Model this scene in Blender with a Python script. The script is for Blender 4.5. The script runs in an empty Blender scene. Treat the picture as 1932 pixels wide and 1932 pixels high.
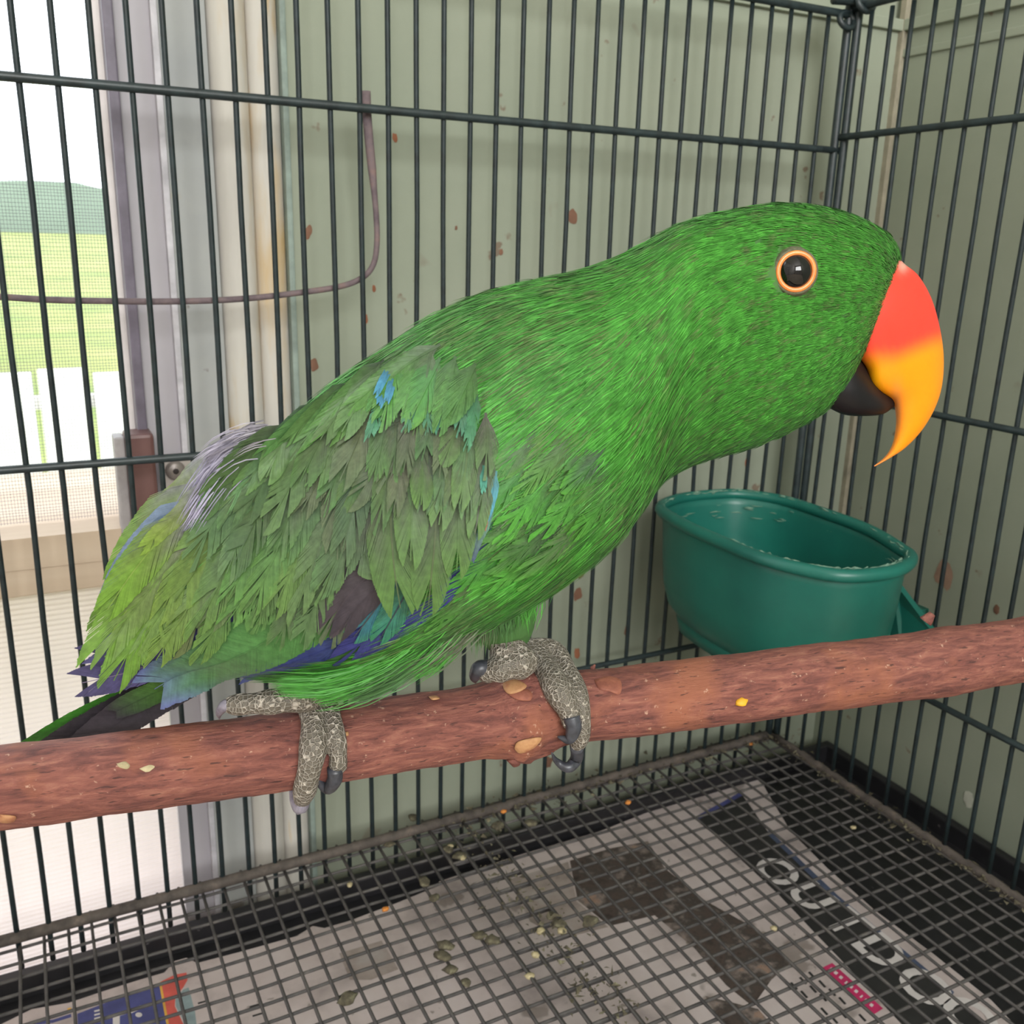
import bpy, bmesh, math, random
import numpy as np
from mathutils import Vector, Matrix, noise

random.seed(7)
rng = np.random.default_rng(7)
SC = bpy.context.scene
COL = SC.collection

# ------------------------------------------------------------------ camera
# Measured from the photograph: the bar spacing of the cage gives focal length and pose.
F = 1776.69
RC = np.array([[0.891114564632041, -0.45308104157289675, 0.025147613562066733],
               [-0.10353233178277621, -0.25695741004045564, -0.9608610439084949],
               [0.4418097882304884, 0.853633679743554, -0.27588702729778847]])
CP = np.array([-0.5177180421192378, -0.522630171305706, 0.3866104916608357])
cam_d = bpy.data.cameras.new('camera')
cam = bpy.data.objects.new('camera', cam_d); COL.objects.link(cam)
cam_d.sensor_width = 36.0; cam_d.sensor_fit = 'HORIZONTAL'
cam_d.lens = F / 1932 * 36
cam_d.clip_start = 0.01; cam_d.clip_end = 200
m = Matrix.Identity(4)
for i in range(3):
    m[i][0] = RC[0][i]; m[i][1] = -RC[1][i]; m[i][2] = -RC[2][i]; m[i][3] = CP[i]
cam.matrix_world = m
cam_d.dof.use_dof = True
cam_d.dof.focus_distance = 0.288
cam_d.dof.aperture_fstop = 34
SC.camera = cam

# ------------------------------------------------------------------ world, light, exposure
w = bpy.data.worlds.new('overcast_sky'); SC.world = w; w.use_nodes = True
bg = w.node_tree.nodes['Background']
bg.inputs[0].default_value = (0.90, 0.95, 1.0, 1); bg.inputs[1].default_value = 5.0
ld = bpy.data.lights.new('daylight_rear_window_offscreen', 'AREA'); ld.shape = 'RECTANGLE'
ld.size = 1.3; ld.size_y = 0.9; ld.energy = 62; ld.color = (1.0, 0.985, 0.95)
lo = bpy.data.objects.new('daylight_rear_window_offscreen', ld); COL.objects.link(lo)
lo.location = (-0.75, -2.185, 1.25); lo.rotation_euler = (math.radians(90), 0, 0)
SC.view_settings.view_transform = 'Standard'; SC.view_settings.look = 'None'
SC.view_settings.gamma = 1.0; SC.view_settings.use_curve_mapping = False
SC.view_settings.exposure = -0.45

# ------------------------------------------------------------------ helpers
def ray(x, y): return RC.T @ np.array([(x - 966) / F, (y - 966) / F, 1.0])
def on_axis(x, y, ax, val):
    v = ray(x, y); return CP + (val - CP[ax]) / v[ax] * v
def onz(x, y, z): return on_axis(x, y, 2, z)
def ony(x, y, Y): return on_axis(x, y, 1, Y)
def onx(x, y, X): return on_axis(x, y, 0, X)
def project(P):
    c = (np.asarray(P) - CP) @ RC.T
    return np.stack([966 + F * c[..., 0] / c[..., 2], 966 + F * c[..., 1] / c[..., 2]], -1)
def lin(c):
    c = np.asarray(c, float) / 255.0
    return np.where(c <= 0.04045, c / 12.92, ((c + 0.055) / 1.055) ** 2.4)
def L4(c): return tuple(lin(c)) + (1.0,)

def mesh_np(name, V, T, col=None, smooth=True, uv=None):
    """mesh from numpy: V (n,3), T (m,3) or (m,4)"""
    me = bpy.data.meshes.new(name)
    V = np.asarray(V, np.float32); T = np.asarray(T, np.int32); k = T.shape[1]
    me.vertices.add(len(V)); me.vertices.foreach_set('co', V.ravel())
    me.loops.add(T.size); me.loops.foreach_set('vertex_index', T.ravel())
    me.polygons.add(len(T)); me.polygons.foreach_set('loop_start', np.arange(0, T.size, k, dtype=np.int32))
    me.polygons.foreach_set('use_smooth', np.full(len(T), smooth))
    me.update(calc_edges=True)
    if col is not None:
        a = me.color_attributes.new('Col', 'FLOAT_COLOR', 'POINT')
        c = np.ones((len(V), 4), np.float32); c[:, :3] = col
        a.data.foreach_set('color', c.ravel())
    return me
def mesh_py(name, V, Fc, smooth=True):
    me = bpy.data.meshes.new(name); me.from_pydata([tuple(v) for v in V], [], [tuple(f) for f in Fc])
    me.polygons.foreach_set('use_smooth', [smooth] * len(me.polygons)); me.update(); return me
def obj(name, me, mat=None, parent=None, kind=None, label=None, cat=None, group=None):
    o = bpy.data.objects.new(name, me); COL.objects.link(o)
    if mat is not None and me is not None and len(me.materials) == 0: me.materials.append(mat)
    if parent is not None:
        o.parent = parent; o.matrix_parent_inverse = Matrix.Translation(-Vector(parent.get('_at', (0, 0, 0))))
    return tag(o, label, cat, group, kind)
def tag(o, label=None, cat=None, group=None, kind=None):
    if label: o['label'] = label
    if cat: o['category'] = cat
    if group: o['group'] = group
    if kind: o['kind'] = kind
    return o
ROOTS = []
def thing(name, loc, label=None, cat=None, group=None, kind=None, parent=None):
    o = bpy.data.objects.new(name, None); COL.objects.link(o); o.empty_display_size = 0.02
    o.location = loc; o['_at'] = [float(v) for v in loc]; ROOTS.append(o)
    if parent is not None:
        o.parent = parent; o.matrix_parent_inverse = Matrix.Translation(-Vector(parent['_at']))
    return tag(o, label, cat, group, kind)

def box(x0, x1, y0, y1, z0, z1, bev=0.0):
    bm = bmesh.new()
    bmesh.ops.create_cube(bm, size=1)
    for v in bm.verts:
        v.co = Vector((x0 + (v.co.x + .5) * (x1 - x0), y0 + (v.co.y + .5) * (y1 - y0), z0 + (v.co.z + .5) * (z1 - z0)))
    if bev: bmesh.ops.bevel(bm, geom=list(bm.edges), offset=bev, segments=2, affect='EDGES', profile=0.6)
    me = bpy.data.meshes.new('box'); bm.to_mesh(me); bm.free(); return me
def frames(P):
    P = np.asarray(P, float); T = np.gradient(P, axis=0); T /= np.linalg.norm(T, axis=1)[:, None] + 1e-12
    up = np.array([0, 0, 1.]) if abs(T[0][2]) < .9 else np.array([0, 1., 0])
    N = np.zeros_like(P); n = up - T[0] * (up @ T[0]); n /= np.linalg.norm(n)
    for i in range(len(P)):
        n = n - T[i] * (n @ T[i]); n /= np.linalg.norm(n); N[i] = n
    return T, N, np.cross(T, N)
def tube(P, r, k=8, cap=True, flat=1.0):
    P = np.asarray(P, float); n = len(P); r = np.broadcast_to(np.asarray(r, float), (n,))
    T, N, B = frames(P); a = np.arange(k) / k * 2 * np.pi
    V = (P[:, None] + r[:, None, None] * (np.cos(a)[None, :, None] * N[:, None] * flat + np.sin(a)[None, :, None] * B[:, None])).reshape(-1, 3)
    Fc = []
    for i in range(n - 1):
        for j in range(k):
            j2 = (j + 1) % k
            Fc.append((i * k + j, i * k + j2, (i + 1) * k + j2, (i + 1) * k + j))
    if cap: Fc.append(tuple(range(k - 1, -1, -1))); Fc.append(tuple((n - 1) * k + j for j in range(k)))
    return V, Fc
def spline(P, n):
    """Catmull-Rom through control points"""
    P = np.asarray(P, float); m_ = len(P); t = np.linspace(0, m_ - 1, n)
    return catmull(P, t)
def catmull(P, t):
    P = np.asarray(P, float); m_ = len(P)
    Q = np.concatenate([[2 * P[0] - P[1]], P, [2 * P[-1] - P[-2]]])
    i = np.clip(np.floor(t).astype(int), 0, m_ - 2); f = (t - i)
    sh = f.shape + (1,) * (P.ndim - 1); f = f.reshape(sh)
    p0, p1, p2, p3 = Q[i], Q[i + 1], Q[i + 2], Q[i + 3]
    return .5 * (2 * p1 + (p2 - p0) * f + (2 * p0 - 5 * p1 + 4 * p2 - p3) * f ** 2 + (3 * p1 - p0 - 3 * p2 + p3) * f ** 3)
def prism(pts, z0, z1):
    """flat polygon (list of xy) extruded from z0 to z1"""
    n = len(pts); V = [(p[0], p[1], z0) for p in pts] + [(p[0], p[1], z1) for p in pts]
    Fc = [tuple(range(n - 1, -1, -1)), tuple(range(n, 2 * n))] + [(i, (i + 1) % n, n + (i + 1) % n, n + i) for i in range(n)]
    me = mesh_py('prism', V, Fc, False)
    bm = bmesh.new(); bm.from_mesh(me); bmesh.ops.recalc_face_normals(bm, faces=bm.faces); bm.to_mesh(me); bm.free(); return me

# ------------------------------------------------------------------ materials
def newmat(name):
    mt = bpy.data.materials.new(name); mt.use_nodes = True
    nt = mt.node_tree; b = nt.nodes['Principled BSDF']; return mt, nt, b
def nd(nt, t, **kw):
    n = nt.nodes.new(t)
    for k, v in kw.items():
        if k in n.inputs.keys(): n.inputs[k].default_value = v
        else: setattr(n, k, v)
    return n
def ramp(nt, stops, fac):
    r = nt.nodes.new('ShaderNodeValToRGB'); e = r.color_ramp.elements
    while len(e) < len(stops): e.new(0.5)
    for el, (p, c) in zip(e, stops): el.position = p; el.color = c if len(c) == 4 else L4(c)
    nt.links.new(fac, r.inputs[0]); return r
def pmat(name, stops, scale=8, detail=5, rough=.6, bump=0., bscale=None, stretch=(1, 1, 1), metal=0., spec=.5, spots=None, dist=0.001, distort=0.):
    """noise-coloured material; spots = list of (scale, threshold, colour, strength)"""
    mt, nt, b = newmat(name); lk = nt.links.new
    tc = nd(nt, 'ShaderNodeTexCoord'); mp = nd(nt, 'ShaderNodeMapping'); mp.inputs['Scale'].default_value = stretch
    lk(tc.outputs['Object'], mp.inputs[0])
    nz = nd(nt, 'ShaderNodeTexNoise', Scale=scale, Detail=detail, Roughness=.6, Distortion=distort); lk(mp.outputs[0], nz.inputs['Vector'])
    c = ramp(nt, stops, nz.outputs['Fac']).outputs[0]
    for (sc_, th, colr, stg) in (spots or []):
        n2 = nd(nt, 'ShaderNodeTexNoise', Scale=sc_, Detail=3, Roughness=.5); lk(mp.outputs[0], n2.inputs['Vector'])
        r2 = ramp(nt, [(th, (0, 0, 0, 1)), (min(th + .04, 1), (stg, stg, stg, 1))], n2.outputs['Fac'])
        mx = nd(nt, 'ShaderNodeMix', data_type='RGBA'); lk(r2.outputs[0], mx.inputs[0]); lk(c, mx.inputs[6]); mx.inputs[7].default_value = L4(colr)
        c = mx.outputs[2]
    lk(c, b.inputs['Base Color'])
    b.inputs['Roughness'].default_value = rough; b.inputs['Metallic'].default_value = metal; b.inputs['Specular IOR Level'].default_value = spec
    if bump:
        n3 = nd(nt, 'ShaderNodeTexNoise', Scale=bscale or scale * 3, Detail=6, Roughness=.65); lk(mp.outputs[0], n3.inputs['Vector'])
        bp_ = nd(nt, 'ShaderNodeBump', Strength=bump, Distance=dist); lk(n3.outputs['Fac'], bp_.inputs['Height']); lk(bp_.outputs[0], b.inputs['Normal'])
    return mt
def plain(name, c, rough=.6, spec=.5, metal=0., var=.12, scale=60):
    c = np.array(c, float)
    return pmat(name, [(.3, np.clip(c * (1 - var), 0, 255)), (.7, np.clip(c * (1 + var), 0, 255))], scale=scale, rough=rough, spec=spec, metal=metal)

M = {}
M['wall'] = pmat('painted_green_wall', [(.3, (136, 144, 127)), (.7, (150, 156, 139))], scale=7, detail=6, rough=.75, bump=.15, bscale=300, dist=.0004,
                 spots=[(60, .70, (112, 90, 74), .8), (26, .70, (126, 118, 104), .5)])
M['offwhite'] = pmat('stained_offwhite_paint', [(.3, (148, 151, 152)), (.7, (164, 166, 163))], scale=14, rough=.65,
                     spots=[(70, .68, (112, 106, 100), .8), (24, .66, (158, 150, 128), .6)])
M['cream'] = pmat('weathered_cream_paint', [(.36, (172, 168, 162)), (.56, (188, 184, 176)), (.68, (184, 160, 122))], scale=12, rough=.6, stretch=(2, 2, .35),
                  spots=[(70, .72, (190, 120, 90), .7), (24, .60, (182, 156, 112), .8)])
M['greyframe'] = pmat('grey_frame_paint', [(.3, (160, 156, 162)), (.7, (172, 168, 174))], scale=9, rough=.55, spots=[(50, .74, (120, 105, 105), .7)])
M['darkframe'] = plain('mauve_grey_aluminium', (105, 98, 112), .45)
M['brown'] = pmat('worn_brown_enamel', [(.35, (92, 62, 60)), (.7, (108, 76, 72))], scale=30, rough=.45, spots=[(90, .7, (190, 185, 188), .6)])
M['plate'] = pmat('dusty_metal_plate', [(.3, (150, 142, 140)), (.7, (185, 178, 172))], scale=40, rough=.5, spots=[(60, .62, (205, 200, 195), .8)])
M['board'] = pmat('tan_sill_timber', [(.3, (188, 166, 142)), (.7, (208, 190, 168))], scale=8, rough=.7, stretch=(.3, 3, 4), spots=[(30, .74, (110, 90, 75), .7)])
M['bar'] = plain('dark_green_coated_wire', (28, 38, 40), .48, .35, var=.25, scale=120)
M['rail'] = plain('dark_coated_rail', (36, 46, 48), .42, .5, var=.2, scale=150)
M['dirtyrail'] = pmat('grimy_rail', [(.3, (58, 52, 48)), (.6, (86, 78, 72)), (.8, (120, 104, 92))], scale=120, rough=.8, bump=.6, bscale=400, dist=.001)
M['mesh'] = pmat('weathered_mesh_wire', [(.3, (52, 50, 50)), (.6, (78, 75, 73)), (.8, (104, 98, 92))], scale=90, rough=.7, bump=.4, bscale=500, dist=.0006)
M['tray'] = pmat('black_plastic_tray', [(.35, (22, 22, 25)), (.8, (38, 37, 41))], scale=40, rough=.5, bump=.2, bscale=200, dist=.0005,
                 spots=[(150, .72, (110, 105, 105), .6)])
M['paper'] = pmat('soiled_newsprint', [(.25, (150, 139, 136)), (.5, (196, 183, 180)), (.75, (208, 197, 195))], scale=22, rough=.85,
                  spots=[(30, .64, (110, 100, 90), .6), (90, .70, (95, 88, 70), .6)])
M['ink'] = pmat('black_print', [(.3, (38, 38, 38)), (.8, (54, 53, 52))], scale=50, rough=.7)
M['photo'] = pmat('dark_picture_print', [(.30, (48, 42, 40)), (.44, (84, 72, 66)), (.52, (70, 64, 60)), (.60, (120, 108, 102)), (.70, (160, 148, 142))], scale=60, rough=.75, detail=8,
                  spots=[(60, .66, (150, 110, 80), .5)])
M['photo2'] = pmat('pale_picture_print', [(.3, (128, 118, 112)), (.5, (165, 152, 145)), (.7, (176, 168, 165))], scale=40, rough=.75, detail=8)
M['blueink'] = plain('blue_print', (72, 76, 128), .7)
M['redink'] = plain('red_print', (205, 92, 82), .7)
M['tealink'] = plain('grey_teal_print', (140, 158, 160), .7)
M['pinkink'] = plain('magenta_print', (190, 48, 98), .7)
M['white'] = plain('white_print', (214, 208, 206), .8, var=.04)
M['goldink'] = plain('gold_print', (214, 165, 70), .7)
M['cup'] = pmat('dark_green_plastic', [(.3, (20, 88, 78)), (.75, (26, 104, 90))], scale=20, rough=.38, bump=.08, bscale=200, dist=.0005)
M['residue'] = pmat('dried_food_residue', [(.3, (90, 130, 112)), (.7, (140, 165, 145))], scale=200, rough=.9)
M['rust'] = pmat('rusty_wire', [(.3, (86, 74, 80)), (.55, (110, 96, 98)), (.8, (132, 106, 98))], scale=120, rough=.8, bump=.5, bscale=500, dist=.0006)
M['lawn'] = pmat('lawn', [(.3, (112, 132, 62)), (.55, (140, 148, 80)), (.8, (168, 160, 104))], scale=.8, rough=.9)
M['leaf'] = plain('shrub_leaf', (120, 145, 95), .7, scale=3)
M['hill'] = plain('distant_hill', (104, 118, 100), .9, scale=.1)
M['fence'] = plain('white_fence', (225, 222, 220), .7, scale=2)
M['floorm'] = pmat('pale_floor', [(.3, (188, 172, 152)), (.7, (205, 190, 172))], scale=6, rough=.7)
M['ceil'] = plain('pale_ceiling', (216, 211, 208), .8, scale=3)
M['screen'] = plain('fly_screen_wire', (130, 130, 140), .6)
M['husk'] = pmat('seed_husk', [(.3, (140, 128, 96)), (.7, (188, 176, 140))], scale=300, rough=.8)
M['husk2'] = plain('orange_food_crumb', (190, 120, 50), .7, scale=300)
M['dirt'] = pmat('dried_dropping', [(.3, (58, 52, 44)), (.55, (92, 86, 68)), (.8, (150, 148, 120))], scale=250, rough=.95, bump=.6, bscale=900, dist=.001)

# translucent ribbed sheet below the window
mt, nt, b = newmat('translucent_ribbed_sheet'); lk = nt.links.new
df = nd(nt, 'ShaderNodeBsdfDiffuse'); df.inputs[0].default_value = L4((232, 222, 220))
tl = nd(nt, 'ShaderNodeBsdfTranslucent'); tl.inputs[0].default_value = L4((238, 226, 224))
mx = nd(nt, 'ShaderNodeMixShader'); mx.inputs[0].default_value = .45
lk(df.outputs[0], mx.inputs[1]); lk(tl.outputs[0], mx.inputs[2]); lk(mx.outputs[0], nt.nodes['Material Output'].inputs[0])
M['ribbed'] = mt

# bark
mt, nt, b = newmat('reddish_bark'); lk = nt.links.new
tc = nd(nt, 'ShaderNodeTexCoord'); mp = nd(nt, 'ShaderNodeMapping'); mp.inputs['Scale'].default_value = (.7, 3.4, 3.4)
lk(tc.outputs['Object'], mp.inputs[0])
n1 = nd(nt, 'ShaderNodeTexNoise', Scale=120, Detail=10, Roughness=.68, Distortion=.6); lk(mp.outputs[0], n1.inputs['Vector'])
c1 = ramp(nt, [(.28, (74, 40, 38)), (.44, (114, 66, 58)), (.56, (138, 84, 72)), (.68, (160, 108, 90)), (.8, (180, 138, 116))], n1.outputs['Fac'])
n2 = nd(nt, 'ShaderNodeTexNoise', Scale=26, Detail=4, Roughness=.6); lk(tc.outputs['Object'], n2.inputs['Vector'])
r2 = ramp(nt, [(.56, (0, 0, 0, 1)), (.68, (.75, .75, .75, 1))], n2.outputs['Fac'])
mx = nd(nt, 'ShaderNodeMix', data_type='RGBA'); lk(r2.outputs[0], mx.inputs[0]); lk(c1.outputs[0], mx.inputs[6]); mx.inputs[7].default_value = L4((154, 94, 68))
n4 = nd(nt, 'ShaderNodeTexNoise', Scale=420, Detail=3, Roughness=.6); lk(tc.outputs['Object'], n4.inputs['Vector'])
r4 = ramp(nt, [(.66, (0, 0, 0, 1)), (.72, (.7, .7, .7, 1))], n4.outputs['Fac'])
mx2 = nd(nt, 'ShaderNodeMix', data_type='RGBA'); lk(r4.outputs[0], mx2.inputs[0]); lk(mx.outputs[2], mx2.inputs[6]); mx2.inputs[7].default_value = L4((198, 160, 138))
n5 = nd(nt, 'ShaderNodeTexNoise', Scale=300, Detail=2); lk(mp.outputs[0], n5.inputs['Vector'])
r5 = ramp(nt, [(.30, (.8, .8, .8, 1)), (.36, (0, 0, 0, 1))], n5.outputs['Fac'])
mx3 = nd(nt, 'ShaderNodeMix', data_type='RGBA'); lk(r5.outputs[0], mx3.inputs[0]); lk(mx2.outputs[2], mx3.inputs[6]); mx3.inputs[7].default_value = L4((62, 34, 32))
lk(mx3.outputs[2], b.inputs['Base Color']); b.inputs['Roughness'].default_value = .62
n3 = nd(nt, 'ShaderNodeTexNoise', Scale=170, Detail=9, Roughness=.72); lk(mp.outputs[0], n3.inputs['Vector'])
bn = nd(nt, 'ShaderNodeBump', Strength=.75, Distance=.0012); lk(n3.outputs['Fac'], bn.inputs['Height']); lk(bn.outputs[0], b.inputs['Normal'])
M['bark'] = mt
M['cutwood'] = pmat('fresh_cut_wood', [(.3, (150, 104, 70)), (.5, (178, 134, 92)), (.7, (150, 92, 66))], scale=160, rough=.7, bump=.3, bscale=600, dist=.0006)
M['rawbark'] = pmat('orange_inner_bark', [(.3, (112, 62, 50)), (.5, (140, 84, 66)), (.7, (164, 104, 82))], scale=150, rough=.7, bump=.4, bscale=500, dist=.0008)

# feathers and plumage: pigment comes from the vertex colour
def feather_mat(name, rough, spec, sheen, fine):
    mt, nt, b = newmat(name); lk = nt.links.new
    at = nd(nt, 'ShaderNodeAttribute', attribute_name='Col')
    tc = nd(nt, 'ShaderNodeTexCoord')
    nz = nd(nt, 'ShaderNodeTexNoise', Scale=fine, Detail=3, Roughness=.6); lk(tc.outputs['Object'], nz.inputs['Vector'])
    r = ramp(nt, [(.3, (.78, .78, .78, 1)), (.7, (1.18, 1.18, 1.18, 1))], nz.outputs['Fac'])
    mx = nd(nt, 'ShaderNodeMix', data_type='RGBA', blend_type='MULTIPLY'); mx.inputs[0].default_value = 1
    lk(at.outputs['Color'], mx.inputs[6]); lk(r.outputs[0], mx.inputs[7]); lk(mx.outputs[2], b.inputs['Base Color'])
    b.inputs['Roughness'].default_value = rough; b.inputs['Specular IOR Level'].default_value = spec
    b.inputs['Sheen Weight'].default_value = sheen; b.inputs['Sheen Roughness'].default_value = .4
    return mt
M['feather'] = feather_mat('wing_feather', .52, .35, .12, 500)
M['plume'] = feather_mat('contour_plumage', .5, .3, .08, 300)
M['under'] = pmat('under_plumage', [(.3, (58, 96, 46)), (.7, (72, 118, 58))], scale=90, rough=.8)
# reticulate foot scales
mt, nt, b = newmat('reticulate_foot_skin'); lk = nt.links.new
tc = nd(nt, 'ShaderNodeTexCoord')
wz = nd(nt, 'ShaderNodeTexNoise', Scale=350, Detail=2); lk(tc.outputs['Object'], wz.inputs['Vector'])
vm = nd(nt, 'ShaderNodeVectorMath', operation='MULTIPLY_ADD'); lk(wz.outputs['Color'], vm.inputs[0]); vm.inputs[1].default_value = (.0006,) * 3; lk(tc.outputs['Object'], vm.inputs[2])
vo = nd(nt, 'ShaderNodeTexVoronoi', feature='DISTANCE_TO_EDGE', Scale=740, Randomness=.8); lk(vm.outputs[0], vo.inputs['Vector'])
rc = ramp(nt, [(.0, (184, 176, 164)), (.09, (162, 154, 142)), (.17, (104, 97, 86)), (.5, (82, 76, 66))], vo.outputs['Distance'])
nz = nd(nt, 'ShaderNodeTexNoise', Scale=900, Detail=4); lk(tc.outputs['Object'], nz.inputs['Vector'])
rz = ramp(nt, [(.35, (.82, .82, .82, 1)), (.7, (1.15, 1.15, 1.15, 1))], nz.outputs['Fac'])
mx = nd(nt, 'ShaderNodeMix', data_type='RGBA', blend_type='MULTIPLY'); mx.inputs[0].default_value = 1; lk(rc.outputs[0], mx.inputs[6]); lk(rz.outputs[0], mx.inputs[7])
lk(mx.outputs[2], b.inputs['Base Color']); b.inputs['Roughness'].default_value = .6
rb = ramp(nt, [(.0, (1, 1, 1, 1)), (.07, (.75, .75, .75, 1)), (.17, (0, 0, 0, 1))], vo.outputs['Distance'])
bn = nd(nt, 'ShaderNodeBump', Strength=1.0, Distance=.0007); lk(rb.outputs[0], bn.inputs['Height']); lk(bn.outputs[0], b.inputs['Normal'])
M['scale'] = mt
M['claw'] = pmat('dark_grey_claw', [(.3, (42, 44, 50)), (.7, (70, 72, 80))], scale=500, rough=.35, bump=.1, bscale=1500, dist=.0003)
M['claw2'] = pmat('pale_grey_claw', [(.3, (98, 94, 106)), (.7, (140, 134, 145))], scale=500, rough=.4)
mt, nt, b = newmat('beak_horn'); lk = nt.links.new
at = nd(nt, 'ShaderNodeAttribute', attribute_name='Col'); lk(at.outputs['Color'], b.inputs['Base Color'])
b.inputs['Roughness'].default_value = .33; b.inputs['Specular IOR Level'].default_value = .45
b.inputs['Subsurface Weight'].default_value = .25; b.inputs['Subsurface Radius'].default_value = (.004, .0015, .0005)
M['beak'] = mt
M['blackbeak'] = pmat('black_horn', [(.3, (12, 11, 14)), (.75, (24, 21, 25))], scale=120, rough=.45, spec=.3, spots=[(700, .74, (150, 145, 145), .5)])
M['pupil'] = plain('black_eye', (6, 6, 8), .04, .6, var=.05)
M['iris'] = pmat('orange_iris', [(.3, (214, 110, 48)), (.7, (240, 150, 80))], scale=300, rough=.25)
M['eyeskin'] = pmat('grey_eye_skin', [(.3, (70, 74, 52)), (.7, (104, 100, 78))], scale=900, rough=.7, bump=.4, bscale=2000, dist=.0003)

# ================================================================== the setting
YW, XW = 0.038, 0.090            # faces of the back and right walls
ZF = -0.056                      # floor level
ZL = 0.548                       # moulding line on the walls
XG = -0.374                      # where the green wall begins
S = dict(kind='structure')
obj('floor', box(-1.7, .3, -2.3, .25, ZF - .05, ZF), M['floorm'], **S)
wb = obj('wall_back', box(XG, XW + .05, YW, YW + .05, ZF, ZL), M['wall'], **S)
obj('wall_panel', box(XG, XW + .05, YW + .006, YW + .05, ZL, 2.0), M['wall'], wb)
wr = obj('wall_right', box(XW, XW + .05, -2.2, YW, ZF, ZL), M['wall'], **S)
obj('wall_panel', box(XW + .006, XW + .05, -2.2, YW + .006, ZL, 2.0), M['wall'], wr)
# moulding: two thin stepped strips along both walls
tr = obj('trim_1', box(XG, XW, YW - .004, YW + .006, ZL - .004, ZL + .004, .001), M['wall'], **S)
obj('trim_2', box(XW - .004, XW + .006, -1.6, YW - .004, ZL - .004, ZL + .004, .001), M['wall'], **S)
obj('trim_3', box(XW - .002, XW + .004, -1.6, YW - .002, ZL - .022, ZL - .016, .001), M['wall'], **S)
obj('trim_4', box(XW - .004, XW + .001, YW - .005, YW + .001, .0, 1.9, .001), plain('beige_corner_bead', (146, 140, 122), .7), **S)
obj('ceiling', box(-1.7, .3, -2.3, .3, 2.0, 2.05), M['ceil'], **S)
obj('wall_left', box(-1.7, -1.65, -2.2, .1, ZF, 2.0), M['ceil'], **S)
# rear wall with the window that lights the bird from behind the camera
bm = bmesh.new(); me = bpy.data.meshes.new('rear')
for (x0, x1, z0, z1) in ((-1.65, -1.42, ZF, 2.0), (-.08, .09, ZF, 2.0), (-1.42, -.08, ZF, .78), (-1.42, -.08, 1.72, 2.0)):
    b_ = bmesh.ops.create_cube(bm, size=1)
    for v in b_['verts']: v.co = Vector((x0 + (v.co.x + .5) * (x1 - x0), -2.2 + v.co.y * .05, z0 + (v.co.z + .5) * (z1 - z0)))
bm.to_mesh(me); bm.free(); obj('wall_rear', me, M['ceil'], **S)

def stain(x, y, r_, mat, wall, back=True):
    c = ony(x, y, YW) if back else onx(x, y, XW); rr = r_ * .7 / F; k = 18; V = [c]
    for j in range(k):
        a_ = j / k * 2 * math.pi; q_ = rr * (1 + .45 * noise.noise(Vector((math.cos(a_) * 1.5, math.sin(a_) * 1.5, x * .37))))
        d_ = (q_ * math.cos(a_) * .8, q_ * math.sin(a_) * 1.3)
        V.append((c[0] + d_[0], YW - .0003, c[2] + d_[1]) if back else (XW - .0003, c[1] + d_[0], c[2] + d_[1]))
    V[0] = (c[0], YW - .0007, c[2]) if back else (XW - .0007, c[1], c[2])
    obj('stain', mesh_py('stain', V, [(0, 1 + j, 1 + (j + 1) % k) for j in range(k)]), mat, wall)
ms1 = plain('brown_splash', (116, 84, 66), .8); ms2 = plain('rust_splash', (138, 88, 62), .8); ms3 = plain('pink_smear', (150, 122, 104), .8); ms4 = plain('pale_smear', (176, 178, 164), .8)
for (x, y, r_, mt_) in ((745, 260, 5, ms2), (1080, 410, 10, ms1), (945, 475, 4, ms1), (592, 688, 8, ms1), (622, 180, 3, ms2), (580, 438, 8, ms1), (1408, 873, 6, ms2), (1095, 1080, 10, ms1), (1090, 1120, 11, ms1), (1088, 1233, 9, ms2), (1182, 1190, 8, ms1),
                        (690, 602, 5, ms2), (705, 545, 4, ms2), (1035, 1438, 10, ms1), (860, 430, 3, ms1), (1186, 1143, 4, ms1)): stain(x, y, r_, mt_, wb)
stain(1782, 1082, 24, ms3, wr, False); stain(1828, 1508, 13, ms4, wr, False); stain(1880, 1150, 8, ms1, wr, False)

# --- window corner post group on the back wall, left of the green wall
obj('trim_5', box(-.4405, -.416, YW + .001, YW + .05, ZF, 2.0), M['offwhite'], **S)
a = np.linspace(-np.pi / 2, np.pi / 2, 15)      # half-round cream post
def halfround(xc, rx, ry, z0, z1):
    V = []; Fc = []
    for z in (z0, z1):
        for t in a: V.append((xc + rx * math.sin(t), YW + .006 - ry * math.cos(t), z))
        V.append((xc + rx, YW + .05, z)); V.append((xc - rx, YW + .05, z))
    n = len(a) + 2
    for i in range(n): Fc.append((i, (i + 1) % n, n + (i + 1) % n, n + i))
    Fc += [tuple(range(n)), tuple(range(2 * n - 1, n - 1, -1))]
    return mesh_py('halfround', V, Fc)
obj('trim_6', halfround(-.405, .0105, .008, ZF, 2.0), M['cream'], **S)
obj('trim_7', halfround(-.386, .0085, .006, ZF, 2.0), M['cream'], **S)
obj('trim_8', box(-.3775, XG, YW - .002, YW + .05, ZF, 2.0, .001), plain('pale_green_strip', (132, 146, 138), .7), **S)
obj('trim_9', box(-.4615, -.4425, YW + .004, YW + .05, ZF, 2.0), M['greyframe'], **S)
obj('trim_10', box(-.4435, -.4400, YW - .001, YW + .01, ZF, 2.0, .0008), plain('pale_grey_bead', (186, 184, 190), .6), **S)

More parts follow.
